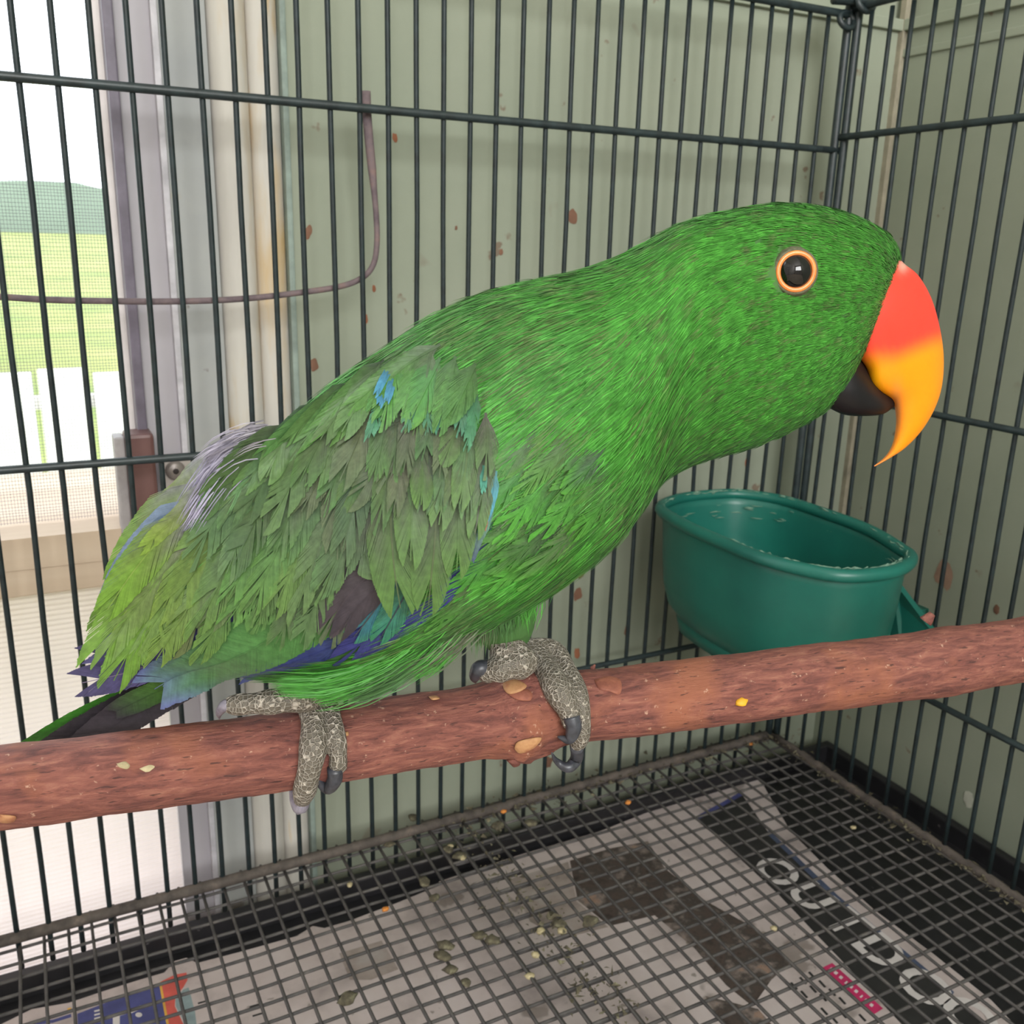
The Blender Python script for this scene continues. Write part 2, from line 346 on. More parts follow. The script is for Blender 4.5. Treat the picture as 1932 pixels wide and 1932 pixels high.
# --- window: frame, fly screen
win = thing('window_1', (-.62, YW + .02, .25), kind='structure')
obj('window_frame', box(-.4665, -.4612, YW - .001, YW + .03, .20, 2.0, .0008), M['darkframe'], win)
obj('glazing_bead', box(-.4705, -.4665, YW + .012, YW + .03, .222, 2.0), M['white'], win)
obj('window_frame', box(-1.65, -.4612, YW, YW + .03, 1.1, 1.14), M['darkframe'], win)
V = []; T = []
def screen_wire(p, q, r):
    p = np.array(p); q = np.array(q); i0 = len(V); d = (q - p) / np.linalg.norm(q - p)
    s1 = np.array([d[2], 0, -d[0]]); s2 = np.array([0, 1., 0])
    for c in (p, q):
        for k in range(3):
            V.append(c + r * (math.cos(k * 2.0944) * s1 + math.sin(k * 2.0944) * s2))
    for k in range(3):
        k2 = (k + 1) % 3; T.append((i0 + k, i0 + k2, i0 + 3 + k2, i0 + 3 + k))
for i in range(150):
    x = -.467 - i * .0016
    screen_wire((x, YW + .022 + .001 * math.sin(i * .2), .225), (x, YW + .022, .66), .00012)
for i in range(235):
    z = .226 + i * .00185
    screen_wire((-.71, YW + .0222, z), (-.467, YW + .0222, z + .0004 * math.sin(i)), .00012)
obj('fly_screen', mesh_np('fly_screen', np.array(V), np.array(T), smooth=False), M['screen'], win, kind='stuff')

# --- sill timber, board and ribbed translucent sheet under the window
YB = onz(100, 895, .224)[1]
V = [(-1.65, YW - .004, .206), (-.462, YW - .004, .206), (-.462, YW - .004, .224), (-1.65, YW - .004, .224),
     (-1.65, YB, .206), (-.462, YB, .206), (-.462, YB, .226), (-1.65, YB, .226)]
Fq = [(0, 1, 2, 3), (5, 4, 7, 6), (3, 2, 6, 7), (1, 0, 4, 5), (0, 3, 7, 4), (2, 1, 5, 6)]
obj('trim_11', mesh_py('sill', V, Fq, False), M['board'], **S)
bd = obj('trim_12', box(-1.65, -.462, YW - .003, YW + .022, .190, .2235, .001), M['board'], **S)
obj('nail', mesh_py('nail', *tube([(-.5565, YW - .0045, .200), (-.5565, YW + .004, .200)], [.0022, .0022], 10)), plain('rusty_nail', (86, 74, 68), .6), bd)
n = 420; zz = np.linspace(.191, ZF, n); V = []
for i, z in enumerate(zz):
    y = YW + .004 + .0004 * math.cos(z / .0031 * 2 * math.pi)
    V += [(-1.65, y, z), (-.462, y, z)]
obj('wall_sheet', mesh_np('ribbed', np.array(V), np.array([(2 * i, 2 * i + 1, 2 * i + 3, 2 * i + 2) for i in range(n - 1)])), M['ribbed'], **S)

# --- brown window catch and its strike plate
br = thing('window_catch', (-.466, YW - .01, .14), 'worn brown metal window catch standing beside the fly screen', 'catch')
p0 = ony(236, 822, YW - .016); p1 = ony(290, 818, YW - .016)
obj('housing', box(p0[0], p1[0], YW - .016, YW + .004, .13, p0[2], .002), M['brown'], br)
obj('side_strip', box(p0[0] - .0055, p0[0], YW - .010, YW + .004, .13, p0[2] - .002, .001), plain('grey_metal_edge', (150, 146, 146), .5), br)
sp = thing('strike_plate', (-.448, YW, .24), 'small dusty metal plate with one screw beside the brown catch', 'plate')
q0 = ony(302, 862, YW - .003); q1 = ony(392, 1010, YW - .003)
obj('plate', box(q0[0], q1[0], YW - .003, YW + .006, q1[2], q0[2], .001), M['plate'], sp)
q = ony(331, 888, YW - .004)
V, Fc = tube([(q[0], YW - .001, q[2]), (q[0], YW - .0045, q[2]), (q[0], YW - .006, q[2])], [.0058, .0055, .004], 18)
obj('screw', mesh_py('screw', V, Fc), plain('dull_screw', (150, 142, 138), .4, metal=.4), sp)
V, Fc = tube([(q[0], YW - .0059, q[2]), (q[0], YW - .0064, q[2])], [.0017, .0017], 8)
obj('screw_recess', mesh_py('recess', V, Fc), plain('dark_screw_hole', (60, 54, 54), .8), sp)

# --- outside, seen through the fly screen
obj('lawn', mesh_py('lawn', [(-40, .3, -.9), (20, .3, -.9), (20, 60, .2), (-40, 60, .2)], [(0, 1, 2, 3)], False), M['lawn'], **S)
V = []; Fc = []; nh = 40
for i in range(nh + 1):
    x = -45 + i * 2.0; h = 2.2 + .8 * math.sin(i * .4) + .4 * math.sin(i * 1.1)
    V += [(x, 58, -1), (x, 62, h + .6), (x, 70, -1)]
for i in range(nh):
    for k in range(2): Fc.append((3 * i + k, 3 * i + 3 + k, 3 * i + 4 + k, 3 * i + 1 + k))
obj('hills', mesh_py('hills', V, Fc), M['hill'], **S)
fn = thing('garden_fence', (-1.3, 3.6, -.8), 'white paling fence outside the window behind the fly screen', 'fence')
pal = box(-.09, .09, -.012, .012, 0, .62, .006)
for i in range(16):
    o = obj('paling', pal, M['fence'], fn); o.location = (-2.6 + i * .2, 3.6, -.78 + .01 * (i % 3))
    o.matrix_parent_inverse = Matrix.Translation(-Vector(fn['_at']))
for z in (-.66, -.3): obj('fence_rail', box(-2.75, .6, 3.615, 3.65, z, z + .05), M['fence'], fn)
sh = thing('garden_shrub', (-1.55, 8.0, -.7), 'pale green leafy shrub outside beyond the white fence', 'shrub')
nl = 2600; c = rng.normal(size=(nl, 3)); c /= np.linalg.norm(c, axis=1)[:, None]; c *= (rng.random((nl, 1)) ** .4)
c = c * np.array([.75, .6, .8]) + np.array([-1.45, 8.0, .25]); d1 = rng.normal(size=(nl, 3)) * .05; d2 = rng.normal(size=(nl, 3)) * .03
V = np.stack([c - d1, c + d2, c + d1, c - d2], 1).reshape(-1, 3); T = np.arange(nl * 4).reshape(-1, 4)
obj('foliage', mesh_np('foliage', V, T, smooth=False), M['leaf'], sh, kind='stuff')
obj('stem', mesh_py('stem', *tube([(-1.5, 8, -.75), (-1.47, 8, -.2), (-1.4, 8, .4)], [.05, .04, .02], 8)), plain('stem', (110, 95, 80), .8), sh)

# ================================================================== the cage
cage = thing('bird_cage', (-.3, 0, 0), 'dark green wire bird cage with rails and a corner post around the parrot', 'cage')
ZT = .538
def bar_mesh(h, seed):
    r = random.Random(seed); n = 9; P = []
    for i in range(n):
        t = i / (n - 1); am = .0007 * math.sin(math.pi * t)
        P.append((r.uniform(-1, 1) * am, r.uniform(-1, 1) * am * .5, h[0] + (h[1] - h[0]) * t))
    V, Fc = tube(spline(P, 17), .00152, 7); me = mesh_py('bar', V, Fc); me.materials.append(M['bar']); return me
bars = [bar_mesh((-.022, ZT), s_) for s_ in range(6)]
NB = 38; SP = .016256
for i in range(NB):
    o = obj('bar', bars[i % 6], None, cage); o.location = (-.0203 - i * SP, .0, 0); o.rotation_euler = (0, 0, random.random() * 6)
bars_r = [bar_mesh((.0, ZT), 20 + s_) for s_ in range(6)]
for i in range(27):
    o = obj('bar', bars_r[i % 6], None, cage); o.location = (0, -.01786 - i * .016884, 0); o.rotation_euler = (0, 0, random.random() * 6)
XL = -.0203 - (NB - 1) * SP - .006; YR = -.47
def rod(name, p, q, r, mat, k=10, par=cage, wob=0.):
    n = 24; P = [np.array(p) + (np.array(q) - np.array(p)) * i / n for i in range(n + 1)]
    if wob: P = [x + rng.normal(size=3) * wob for x in P]
    return obj(name, mesh_py(name, *tube(P, r, k)), mat, par)
for z, r in ((.4531, .0023), (.2707, .0022), (.0957, .0020), (ZT, .0026)):
    rod('rail', (XL, -.0018, z), (.002, -.0018, z), r, M['rail'])
for z, r in ((.4614, .0023), (.2867, .0022), (.0980, .0022), (ZT + .004, .0026)):
    rod('rail', (-.0018, .002, z), (-.0018, YR, z), r, M['rail'])
rod('bottom_rail', (XL, -.001, .0), (.002, -.001, .0), .0034, M['dirtyrail'], wob=.00025)
rod('bottom_rail', (-.001, 0, .0), (-.001, YR, .0), .0034, M['dirtyrail'], wob=.00025)
# the left end of the cage
for i in range(27):
    o = obj('bar', bars_r[i % 6], None, cage); o.location = (XL, -.01786 - i * .016884, 0); o.rotation_euler = (0, 0, random.random() * 6)
for z, r in ((.4614, .0023), (.2867, .0022), (.0980, .0022), (ZT + .004, .0026), (0, .0034)):
    rod('rail', (XL + .0018, .002, z), (XL + .0018, YR, z), r, M['rail'])
rod('corner_post', (-.0035, -.001, 0), (-.0035, -.001, ZT + .02), .0029, M['rail'])
rod('corner_post', (.0012, -.005, 0), (.0012, -.005, ZT + .02), .0029, M['rail'])
# corner clip at the top: two loops of wire and a knuckle
for (cx, cy, cz, r) in ((-.008, -.004, ZT - .004, .0062), (-.001, -.012, ZT + .006, .007)):
    P = [(cx + r * math.cos(t), cy + .3 * r * math.sin(t), cz + r * .8 * math.sin(t)) for t in np.linspace(0, 2 * math.pi, 25)]
    obj('corner_clip', mesh_py('clip', *tube(P, .0021, 8)), M['rail'], cage)
rod('corner_clip', (-.022, -.004, ZT + .007), (.008, -.010, ZT + .008), .0034, M['rail'])

# rusty bent rod hooked behind the bars
px = [(690, 172), (692, 215), (697, 270), (704, 340), (710, 410), (711, 460), (704, 500), (682, 525), (640, 541), (560, 553), (480, 562), (400, 567), (300, 569), (200, 568), (100, 566), (0, 560), (-60, 557)]
P = spline([ony(x, y, .0055) for x, y in px], 90)
rr = np.full(90, .00165); rr[:16] = np.linspace(.0027, .0024, 16); rr[16:20] = (.0022, .002, .0018, .0017)
obj('rusty_rod', mesh_py('rusty_rod', *tube(P, rr, 9)), M['rust'], None, label='rusty bent wire rod hooked across the back bars of the cage', cat='wire rod')

# ------------------------------------------------------------------ mesh floor: two overlapping sheets of wire mesh
PM = .01262
def mesh_sheet(name, x0, x1, y0, y1, z, label, skew=0.):
    th = thing(name, ((x0 + x1) / 2, (y0 + y1) / 2, z), label, 'wire mesh')
    nx = int(round((x1 - x0) / PM)); ny = int(round((y1 - y0) / PM))
    def wire(p, q, dz, seed):
        n = 14; P = []
        for i in range(n + 1):
            c = np.array(p) + (np.array(q) - np.array(p)) * i / n
            h = .0014 * noise.noise(Vector((c[0] * 14, c[1] * 14, z * 50 + 3))) 
            P.append((c[0] + .00035 * noise.noise(Vector((c[0] * 60, c[1] * 60, seed))), c[1] + .00035 * noise.noise(Vector((c[1] * 60, c[0] * 60, seed + 9))), c[2] + dz + h))
        obj('wire', mesh_py('wire', *tube(P, .00098, 6)), M['mesh'], th)
    for i in range(nx + 1):
        x = x0 + i * PM; wire((x, y0, z), (x + skew, y1, z), .0008, i)
    for j in range(ny + 1):
        y = y1 - j * PM; wire((x0, y, z), (x1, y, z), -.0008, j + 100)
    return th
XM = -.5562 + PM * 23
mesh_sheet('mesh_floor_panel', -.5562 - 4 * PM, XM, .012 - 37 * PM, .012, -.0065, 'weathered square wire mesh sheet over the blue printed newspaper under the tail')
mesh_sheet('mesh_floor_panel', -.0035 - 24 * PM, -.0035, .010 - 37 * PM, .010, -.0030, 'weathered square wire mesh sheet over the OUTDOO newspaper below the green cup')

# ------------------------------------------------------------------ tray
tray = thing('droppings_tray', (-.3, -.2, ZF), 'black plastic tray under the wire mesh floor of the cage', 'tray')
TX, TZ = .083, -.036
obj('tray_base', box(-.64, TX, -.46, .014, ZF, ZF + .005, .001), M['tray'], tray)
for n_, bx_ in (('tray_wall', (-.64, TX, .010, .018, ZF, TZ)), ('tray_wall', (-.64, TX, -.468, -.46, ZF, TZ)),
                ('tray_wall', (-.648, -.64, -.46, .018, ZF, TZ)), ('tray_wall', (TX - .004, TX + .004, -.46, .018, ZF, TZ))):
    obj(n_, box(*bx_, .0015), M['tray'], tray)

# ------------------------------------------------------------------ newspapers
ZP = ZF + .0058
def poly(pts, z): return [onz(p[0], p[1], z)[:2] if len(p) == 2 else p[1:] for p in pts]      # ('at', x, y): a point given on the tray itself
def sheet(name, pts, z, label):
    return obj(name, prism(poly(pts, z), z, z + .0004), M['paper'], None, label=label, cat='newspaper')
def prnt(par, name, pts, z, mat, k): return obj(name, prism(poly(pts, z), z + .0004 + k * .00006, z + .0004 + k * .00006 + .00008), mat, par)
np1 = sheet('newspaper', [(828, 1664), (980, 1614), (1130, 1570), (1290, 1506), (1412, 1457), (1440, 1482), (1462, 1520), (1492, 1570), (1560, 1638), (1650, 1718), (1760, 1800), (1870, 1888), ('at', -.046, -.29), ('at', -.040, -.43), ('at', -.335, -.43), ('at', -.315, -.2), (860, 1760)], ZP,
            'newspaper sheet with OUTDOO in pale capitals on a black band in the tray')
band = [(1316, 1543), (1350, 1524), (1400, 1500), (1420, 1528), (1450, 1572), (1510, 1632), (1580, 1696), (1650, 1756), (1720, 1812), (1800, 1880), ('at', -.056, -.30), ('at', -.052, -.42), ('at', -.108, -.42), (1740, 1975), (1660, 1890), (1600, 1826), (1540, 1764), (1470, 1690), (1410, 1634), (1355, 1584)]
prnt(np1, 'printed_band', band, ZP, M['ink'], 0)
prnt(np1, 'band_edge', [(1305, 1546), (1396, 1496), (1402, 1501), (1318, 1547)], ZP, M['blueink'], 1)
prnt(np1, 'band_edge', [(1450, 1566), (1580, 1690), (1720, 1806), (1800, 1873), (1796, 1880), (1716, 1814), (1575, 1698), (1448, 1575)], ZP, plain('dull_blue_print', (74, 84, 108), .8), 1)
prnt(np1, 'printed_picture', [(1075, 1625), (1150, 1602), (1222, 1588), (1255, 1640), (1330, 1700), (1420, 1750), (1492, 1816), (1455, 1850), (1420, 1900), (1370, 1860), (1310, 1790), (1235, 1728), (1150, 1748), (1090, 1700)], ZP, M['photo'], 0)
prnt(np1, 'printed_picture', [(960, 1660), (1072, 1627), (1088, 1702), (1148, 1750), (1060, 1772), (1000, 1740)], ZP, M['photo2'], 0)
prnt(np1, 'printed_picture', [(1330, 1880), (1430, 1905), (1470, 1950), (1500, 2000), (1400, 2000)], ZP, M['photo'], 1)
def letter(ch, px_, size, par, mat, z, ang, sx=1.0):
    cu = bpy.data.curves.new('glyph', 'FONT'); cu.body = ch; cu.align_x = 'CENTER'; cu.size = 1; cu.offset = .022; cu.resolution_u = 4
    ob = bpy.data.objects.new('glyph', cu); COL.objects.link(ob)
    me = bpy.data.meshes.new_from_object(ob.evaluated_get(bpy.context.evaluated_depsgraph_get())); bpy.data.objects.remove(ob)
    me.name = 'letter'; p = onz(px_[0], px_[1], z)
    c, s_ = math.cos(ang), math.sin(ang)
    for v in me.vertices:
        x, y = v.co.x * size * sx, (v.co.y - .36) * size
        v.co = Vector((p[0] + c * x - s_ * y, p[1] + s_ * x + c * y, z + .0008))
    return obj('letter', me, mat, par)
for ch, px_ in zip('OUTDOO', [(1468, 1645), (1533, 1691), (1600, 1742), (1664, 1794), (1747, 1862), (1832, 1919)]):
    letter(ch, px_, .039, np1, M['white'], ZP, math.radians(-90))
pk = [(1551, 1827), (1570, 1818), (1666, 1904), (1647, 1916)]
prnt(np1, 'pink_strip', pk, ZP, M['pinkink'], 1)
for i in range(9):                       # small pale type on the strip, lines of black type beside it
    t = (i + .7) / 10; cx = 1560 + t * 96; cy = 1823 + t * 87
    prnt(np1, 'small_type', [(cx - 4, cy - 1), (cx, cy - 5), (cx + 5, cy - 1), (cx + 1, cy + 3)] if i % 3 else [(cx - 3, cy + 1), (cx + 2, cy - 3), (cx + 4, cy - 1), (cx, cy + 3)], ZP, M['white'], 2)
for r_ in range(3):
    for i in range(7):
        if (i + r_) % 5 == 4: continue
        x = 1524 - r_ * 17 + i * 19; y = 1836 + r_ * 10 + i * 16
        prnt(np1, 'small_type', [(x, y), (x + 4, y - 2), (x + 16, y + 11), (x + 12, y + 13)], ZP, M['ink'], 1)
np2 = sheet('newspaper', [('at', -.615, -.02), (60, 1905), (130, 1893), (205, 1868), (262, 1850), (310, 1836), (330, 1814), (352, 1808), (372, 1818), (460, 1795), (560, 1767), (590, 1748), (612, 1752), (660, 1738), (745, 1706), (838, 1668), (960, 1720), ('at', -.27, -.15), ('at', -.26, -.425), ('at', -.615, -.43)], ZP - .0004,
            'newspaper sheet with blue and red printed advert under the parrot tail')
Z2 = ZP - .0004
prnt(np2, 'blue_block', [(146, 1914), (200, 1893), (255, 1874), (300, 1856), (308, 1890), (318, 1960), (330, 2010), (150, 2010)], Z2, M['blueink'], 0)
prnt(np2, 'blue_line', [(58, 1928), (100, 1925), (134, 1914), (135, 1920), (100, 1931), (60, 1936)], Z2, M['blueink'], 0)
prnt(np2, 'red_block', [(304, 1853), (330, 1840), (352, 1836), (354, 1850), (346, 1864), (331, 1882), (330, 1900), (347, 1935), (352, 1990), (330, 2010), (322, 1950)], Z2, M['redink'], 0)
prnt(np2, 'yellow_edge', [(300, 1856), (304, 1853), (322, 1950), (330, 2010), (326, 2010), (317, 1950)], Z2, M['goldink'], 1)
prnt(np2, 'teal_block', [(331, 1888), (346, 1868), (356, 1864), (368, 1910), (378, 1990), (354, 1990), (349, 1932), (332, 1900)], Z2, M['tealink'], 0)
prnt(np2, 'letter', [(213, 1916), (238, 1910), (238, 1914), (226, 1918), (226, 1960), (213, 1960)], Z2, M['white'], 1)
prnt(np2, 'letter', [(244, 1908), (265, 1898), (267, 1904), (246, 1914)], Z2, M['white'], 1)
prnt(np2, 'letter', [(262 + 6.5 * math.cos(t), 1916 + 4.5 * math.sin(t)) for t in np.linspace(0, 2 * math.pi, 14, endpoint=False)], Z2, M['white'], 1)
for k in range(4): prnt(np2, 'small_type', [(178, 1908 + 7 * k), (190, 1905 + 7 * k), (190, 1908 + 7 * k), (178, 1911 + 7 * k)], Z2, M['white'], 1)
prnt(np2, 'gold_spot', [(127, 1904), (134, 1902), (135, 1910), (128, 1911)], Z2, M['goldink'], 1)
for k, (x, y) in enumerate([(371, 1868), (373, 1893), (470, 1900), (476, 1917)]):
    prnt(np2, 'small_type', [(x, y), (x + 20, y - 6), (x + 21, y - 3), (x + 1, y + 3)], Z2, M['ink'], 1)
prnt(np2, 'printed_picture', [(640, 1800), (720, 1776), (752, 1830), (700, 1850), (660, 1850)], Z2, M['photo2'], 1)

# ------------------------------------------------------------------ green feeder cup
rim = [(-.1448, -.0205), (-.1175, -.0040), (-.0845, -.0040), (-.0644, -.0120), (-.0486, -.0366), (-.0457, -.0745), (-.0477, -.1134), (-.0601, -.1496), (-.0702, -.1669), (-.0972, -.1785), (-.1286, -.1738), (-.1429, -.1564), (-.1520, -.1325), (-.1540, -.0945), (-.1535, -.0579)]
ZC = .2155
rp = np.array(rim); n = 72
loop = catmull(np.concatenate([rp[-3:], rp, rp[:3]]), 3 + np.linspace(0, len(rim), n, endpoint=False))
cen = loop.mean(0)
cup = thing('feeder_cup', (cen[0], cen[1], .10), 'dark green plastic feeder cup hung on the cage corner bars behind the branch', 'feeder cup')
def lathe_loop(levels, closed_bottom=True):
    V = []; Fc = []
    for (sx, sy, z) in levels:
        for p in loop: V.append((cen[0] + (p[0] - cen[0]) * sx, cen[1] + (p[1] - cen[1]) * sy, z))
    for i in range(len(levels) - 1):
        for j in range(n): j2 = (j + 1) % n; Fc.append((i * n + j, i * n + j2, (i + 1) * n + j2, (i + 1) * n + j))
    if closed_bottom: Fc.append(tuple((len(levels) - 1) * n + j for j in range(n)))
    return V, Fc
lv_out = [(.99, .99, ZC - .001), (.965, .965, ZC - .010), (.95, .95, ZC - .03), (.92, .925, ZC - .052), (.86, .88, ZC - .066), (.72, .78, ZC - .077), (.60, .70, ZC - .081), (.3, .4, ZC - .082)]
lv_in = [(.30, .4, ZC - .078), (.56, .68, ZC - .077), (.68, .75, ZC - .072), (.82, .85, ZC - .062), (.885, .895, ZC - .050), (.92, .925, ZC - .03), (.94, .945, ZC - .008), (.965, .968, ZC - .0005)]
V, Fc = lathe_loop(lv_in + lv_out, False); m_ = len(lv_in) + len(lv_out)
V2 = list(V); Fc.append(tuple(range(n - 1, -1, -1))); Fc.append(tuple((m_ - 1) * n + j for j in range(n)))
obj('bowl', mesh_py('bowl', V2, Fc), M['cup'], cup)
P = np.array([(cen[0] + (p[0] - cen[0]) * .992, cen[1] + (p[1] - cen[1]) * .992, ZC - .001) for p in np.concatenate([loop, loop[:1]])])
obj('rim', mesh_py('rim', *tube(P, .0040, 10, cap=False)), M['cup'], cup)
# holder: ring under the bowl, back plate with sloping sides, hook over the bars
P = np.array([(cen[0] + (p[0] - cen[0]) * .66, cen[1] + (p[1] - cen[1]) * .76, 0) for p in np.concatenate([loop, loop[:1]])])
V = []; Fc = []
for z, s_ in ((ZC - .076, 1.10), (ZC - .086, 1.06), (ZC - .086, 1.0), (ZC - .076, 1.04)):
    for p in P[:-1]: V.append((cen[0] + (p[0] - cen[0]) * s_, cen[1] + (p[1] - cen[1]) * s_, z))
for i in range(4):
    i2 = (i + 1) % 4
    for j in range(n): j2 = (j + 1) % n; Fc.append((i * n + j, i * n + j2, i2 * n + j2, i2 * n + j))
obj('holder_ring', mesh_py('holder_ring', V, Fc), M['cup'], cup)
def slab(pts, t, mat, name):       # polygon in the YZ plane at x, thickness t
    k = len(pts); V = [(x, y, z) for x, y, z in pts] + [(x + t, y, z) for x, y, z in pts]
    Fc = [tuple(range(k)), tuple(range(2 * k - 1, k - 1, -1))] + [(i, k + i, k + (i + 1) % k, (i + 1) % k) for i in range(k)]
    return obj(name, mesh_py(name, V, Fc, False), mat, cup)
a_ = onx(1692, 1090, -.042); b_ = onx(1756, 1190, -.030)
slab([(-.046, -.02, .196), (-.046, a_[1], a_[2]), (-.034, b_[1] + .012, b_[2] - .015), (-.034, b_[1] + .01, .118), (-.046, -.02, .118)], .006, M['cup'], 'back_plate')
slab([(-.048, a_[1] + .004, a_[2] + .004), (-.034, b_[1] - .006, b_[2]), (-.034, b_[1] - .010, .118), (-.034, b_[1] + .002, .118), (-.044, a_[1] + .016, a_[2] - .006)], .0045, M['cup'], 'side_wing')
obj('hook', box(-.038, .006, -.125, -.085, .150, .156, .001), M['cup'], cup)
obj('hook', box(.003, .007, -.125, -.085, .132, .156, .001), M['cup'], cup)
# dried food along the rim
V = []; Fc = []
for k in range(240):
    j = random.choice(list(range(30, 62)) + list(range(0, 26))); p = loop[j] + rng.normal(size=2) * .0008
    s_ = .965 if random.random() < .8 else .93; z = ZC + (.0022 if s_ > .95 else -.006 - random.random() * .012)
    c0 = np.array([cen[0] + (p[0] - cen[0]) * s_, cen[1] + (p[1] - cen[1]) * s_, z]); d = np.array(loop[(j + 1) % n] - loop[j - 1]); d = np.append(d / np.linalg.norm(d), 0)
    L_ = .0015 + random.random() * .0035
    Vt, Ft = tube([c0 - d * L_, c0 + rng.normal(size=3) * .0005, c0 + d * L_], [.0001, .00032, .0001], 5)
    i0 = len(V); V += list(Vt); Fc += [tuple(i0 + q for q in f_) for f_ in Ft]
obj('food_residue', mesh_py('residue', V, Fc), M['residue'], cup, kind='stuff')

# ================================================================== the branch perch
ZPERCH = (CP + ray(966, 1355) * .30)[2]
PL = onz(0, 1477, ZPERCH); PR = onz(1932, 1222, ZPERCH)
U = (PR - PL) / np.linalg.norm(PR - PL); VV = np.array([0, 0, 1.]); WW = np.cross(U, VV)   # WW points to the camera side
O = CP + ray(966, 1355) * .30
def plane_w(x, y, w_=0.):
    v = ray(x, y); return CP + (w_ + (O - CP) @ WW) / (v @ WW) * v
def uv_of(P): d = np.asarray(P) - O; return np.stack([d @ U, d @ VV, d @ WW], -1)
def world(u, v, w_): return O + np.asarray(u)[..., None] * U + np.asarray(v)[..., None] * VV + np.asarray(w_)[..., None] * WW
u0 = (PL - O) @ U - .10; u1 = (0.012 - O[0]) / U[0]
def perch_r(u):
    t = (u - (PL - O) @ U) / ((PR - PL) @ U)
    r = .0112 + .0009 * t
    r = r + .0034 * np.exp(-((u - KN) / .0085) ** 2) + .0010 * np.exp(-((u - KN2) / .014) ** 2)
    return r
KN = uv_of(plane_w(985, 1345))[0]; KN2 = uv_of(plane_w(1785, 1240))[0]
nu, nk = 340, 44
V = []; Fc = []
for i in range(nu):
    u = u0 + (u1 - u0) * i / (nu - 1); r = perch_r(u)
    oy = .0012 * math.sin(u * 24) + .0006 * math.sin(u * 61 + 1); ow = .0012 * math.cos(u * 31)
    for k in range(nk):
        a = k / nk * 2 * math.pi
        dr = .00055 * noise.noise(Vector((u * 60, math.cos(a) * 1.6, math.sin(a) * 1.6))) + .00028 * noise.noise(Vector((u * 240, math.cos(a) * 4, math.sin(a) * 4)))
        if abs(u - KN) < .02: dr += .0022 * math.exp(-((u - KN) / .009) ** 2) * noise.noise(Vector((u * 200, math.cos(a) * 2.5, math.sin(a) * 2.5 + 7)))
        V.append((u, (r + dr) * math.cos(a) + ow, (r + dr) * math.sin(a) + oy * .5))
for i in range(nu - 1):
    for k in range(nk):
        k2 = (k + 1) % nk; Fc.append((i * nk + k, i * nk + k2, (i + 1) * nk + k2, (i + 1) * nk + k))
Fc += [tuple(range(nk - 1, -1, -1)), tuple((nu - 1) * nk + k for k in range(nk))]
perch = thing('branch_perch', tuple(O), 'reddish brown branch perch running across the cage under the parrot', 'perch')
ob = obj('branch', mesh_py('branch', V, Fc), M['bark'], perch)
# local frame of the branch: x along it, y away from the camera, z up
PM4 = Matrix(((U[0], -WW[0], 0, O[0]), (U[1], -WW[1], 0, O[1]), (0, 0, 1, O[2]), (0, 0, 0, 1)))
ob.parent = perch; ob.matrix_parent_inverse = Matrix.Translation(-Vector(O)); ob.matrix_basis = PM4
def on_perch(x, y, extra=0.):
    """world point where the sight line meets the branch surface (grown by extra), or passes it closest"""
    v = ray(x, y); v = v / np.linalg.norm(v)
    c = CP - O; cu = np.array([c @ VV, c @ WW]); dv = np.array([v @ VV, v @ WW])
    r = None; t = 0
    for _ in range(3):
        u = (c + v * t) @ U if t else (x - 966) / F * .3
        r = perch_r(u) + extra
        A = dv @ dv; B = 2 * cu @ dv; Cc = cu @ cu - r * r; D = B * B - 4 * A * Cc
        t = (-B - math.sqrt(D)) / (2 * A) if D > 0 else -B / (2 * A)
    return CP + v * t
def patch(name, pts, mat, lift, par, dome=.0006):
    """small raised patch lying on the branch, outline given in photo pixels"""
    pts = spline(pts + pts[:1], 28)[:-1]; c = pts.mean(0); V = []; k = len(pts)
    for s_, l_ in ((1.0, -.0006), (.96, lift), (.6, lift + dome * .7), (0.02, lift + dome)):
        for p in pts: V.append(on_perch(*(c + (p - c) * s_), l_))
    Fc = [(i * k + j, i * k + (j + 1) % k, (i + 1) * k + (j + 1) % k, (i + 1) * k + j) for i in range(3) for j in range(k)] + [tuple(3 * k + j for j in range(k))]
    return obj(name, mesh_py(name, V, Fc), mat, par)
patch('knot_cut', [(948, 1285), (958, 1278), (980, 1284), (994, 1294), (984, 1304), (962, 1310), (950, 1300)], M['cutwood'], .0006, perch, .0002)
patch('knot_cut', [(970, 1412), (976, 1400), (1000, 1393), (1022, 1392), (1012, 1408), (992, 1420), (978, 1421)], M['cutwood'], .0005, perch, .0002)
patch('raw_bark', [(958, 1310), (990, 1300), (1004, 1308), (1000, 1322), (975, 1320)], M['rawbark'], .0004, perch, .0003)
patch('raw_bark', [(1120, 1282), (1148, 1275), (1172, 1284), (1170, 1310), (1150, 1305), (1130, 1300)], M['rawbark'], .0002, perch, .0002)
for i, pts in enumerate(([(216, 1440), (236, 1436), (247, 1444), (240, 1452), (222, 1448)], [(258, 1450), (282, 1440), (300, 1444), (290, 1456), (278, 1466)],
                         [(808, 1314), (822, 1312), (830, 1318), (816, 1321)], [(0, 1536), (30, 1540), (24, 1552), (0, 1552)],
                         [(648, 1382), (656, 1380), (658, 1387), (652, 1389)])):
    patch('bark_flake', pts, M['husk'] if i in (0, 1) else M['cutwood'], .0006, perch, .0005)
# twig stubs
for (x, y, d) in ((1752, 1166, (6, -10)), (1120, 1258, (1, -5)), (972, 1436, (2, 8))):
    p = on_perch(x, y, -.001); q = p + U * d[0] * .00018 + VV * (-d[1]) * .00018 + WW * .0004
    obj('twig_stub', mesh_py('twig_stub', *tube([p - (q - p) * .8, p, q], [.0026, .0020, .0012] if x != 1120 else [.001, .0006, .0003], 9)), M['bark'], perch)

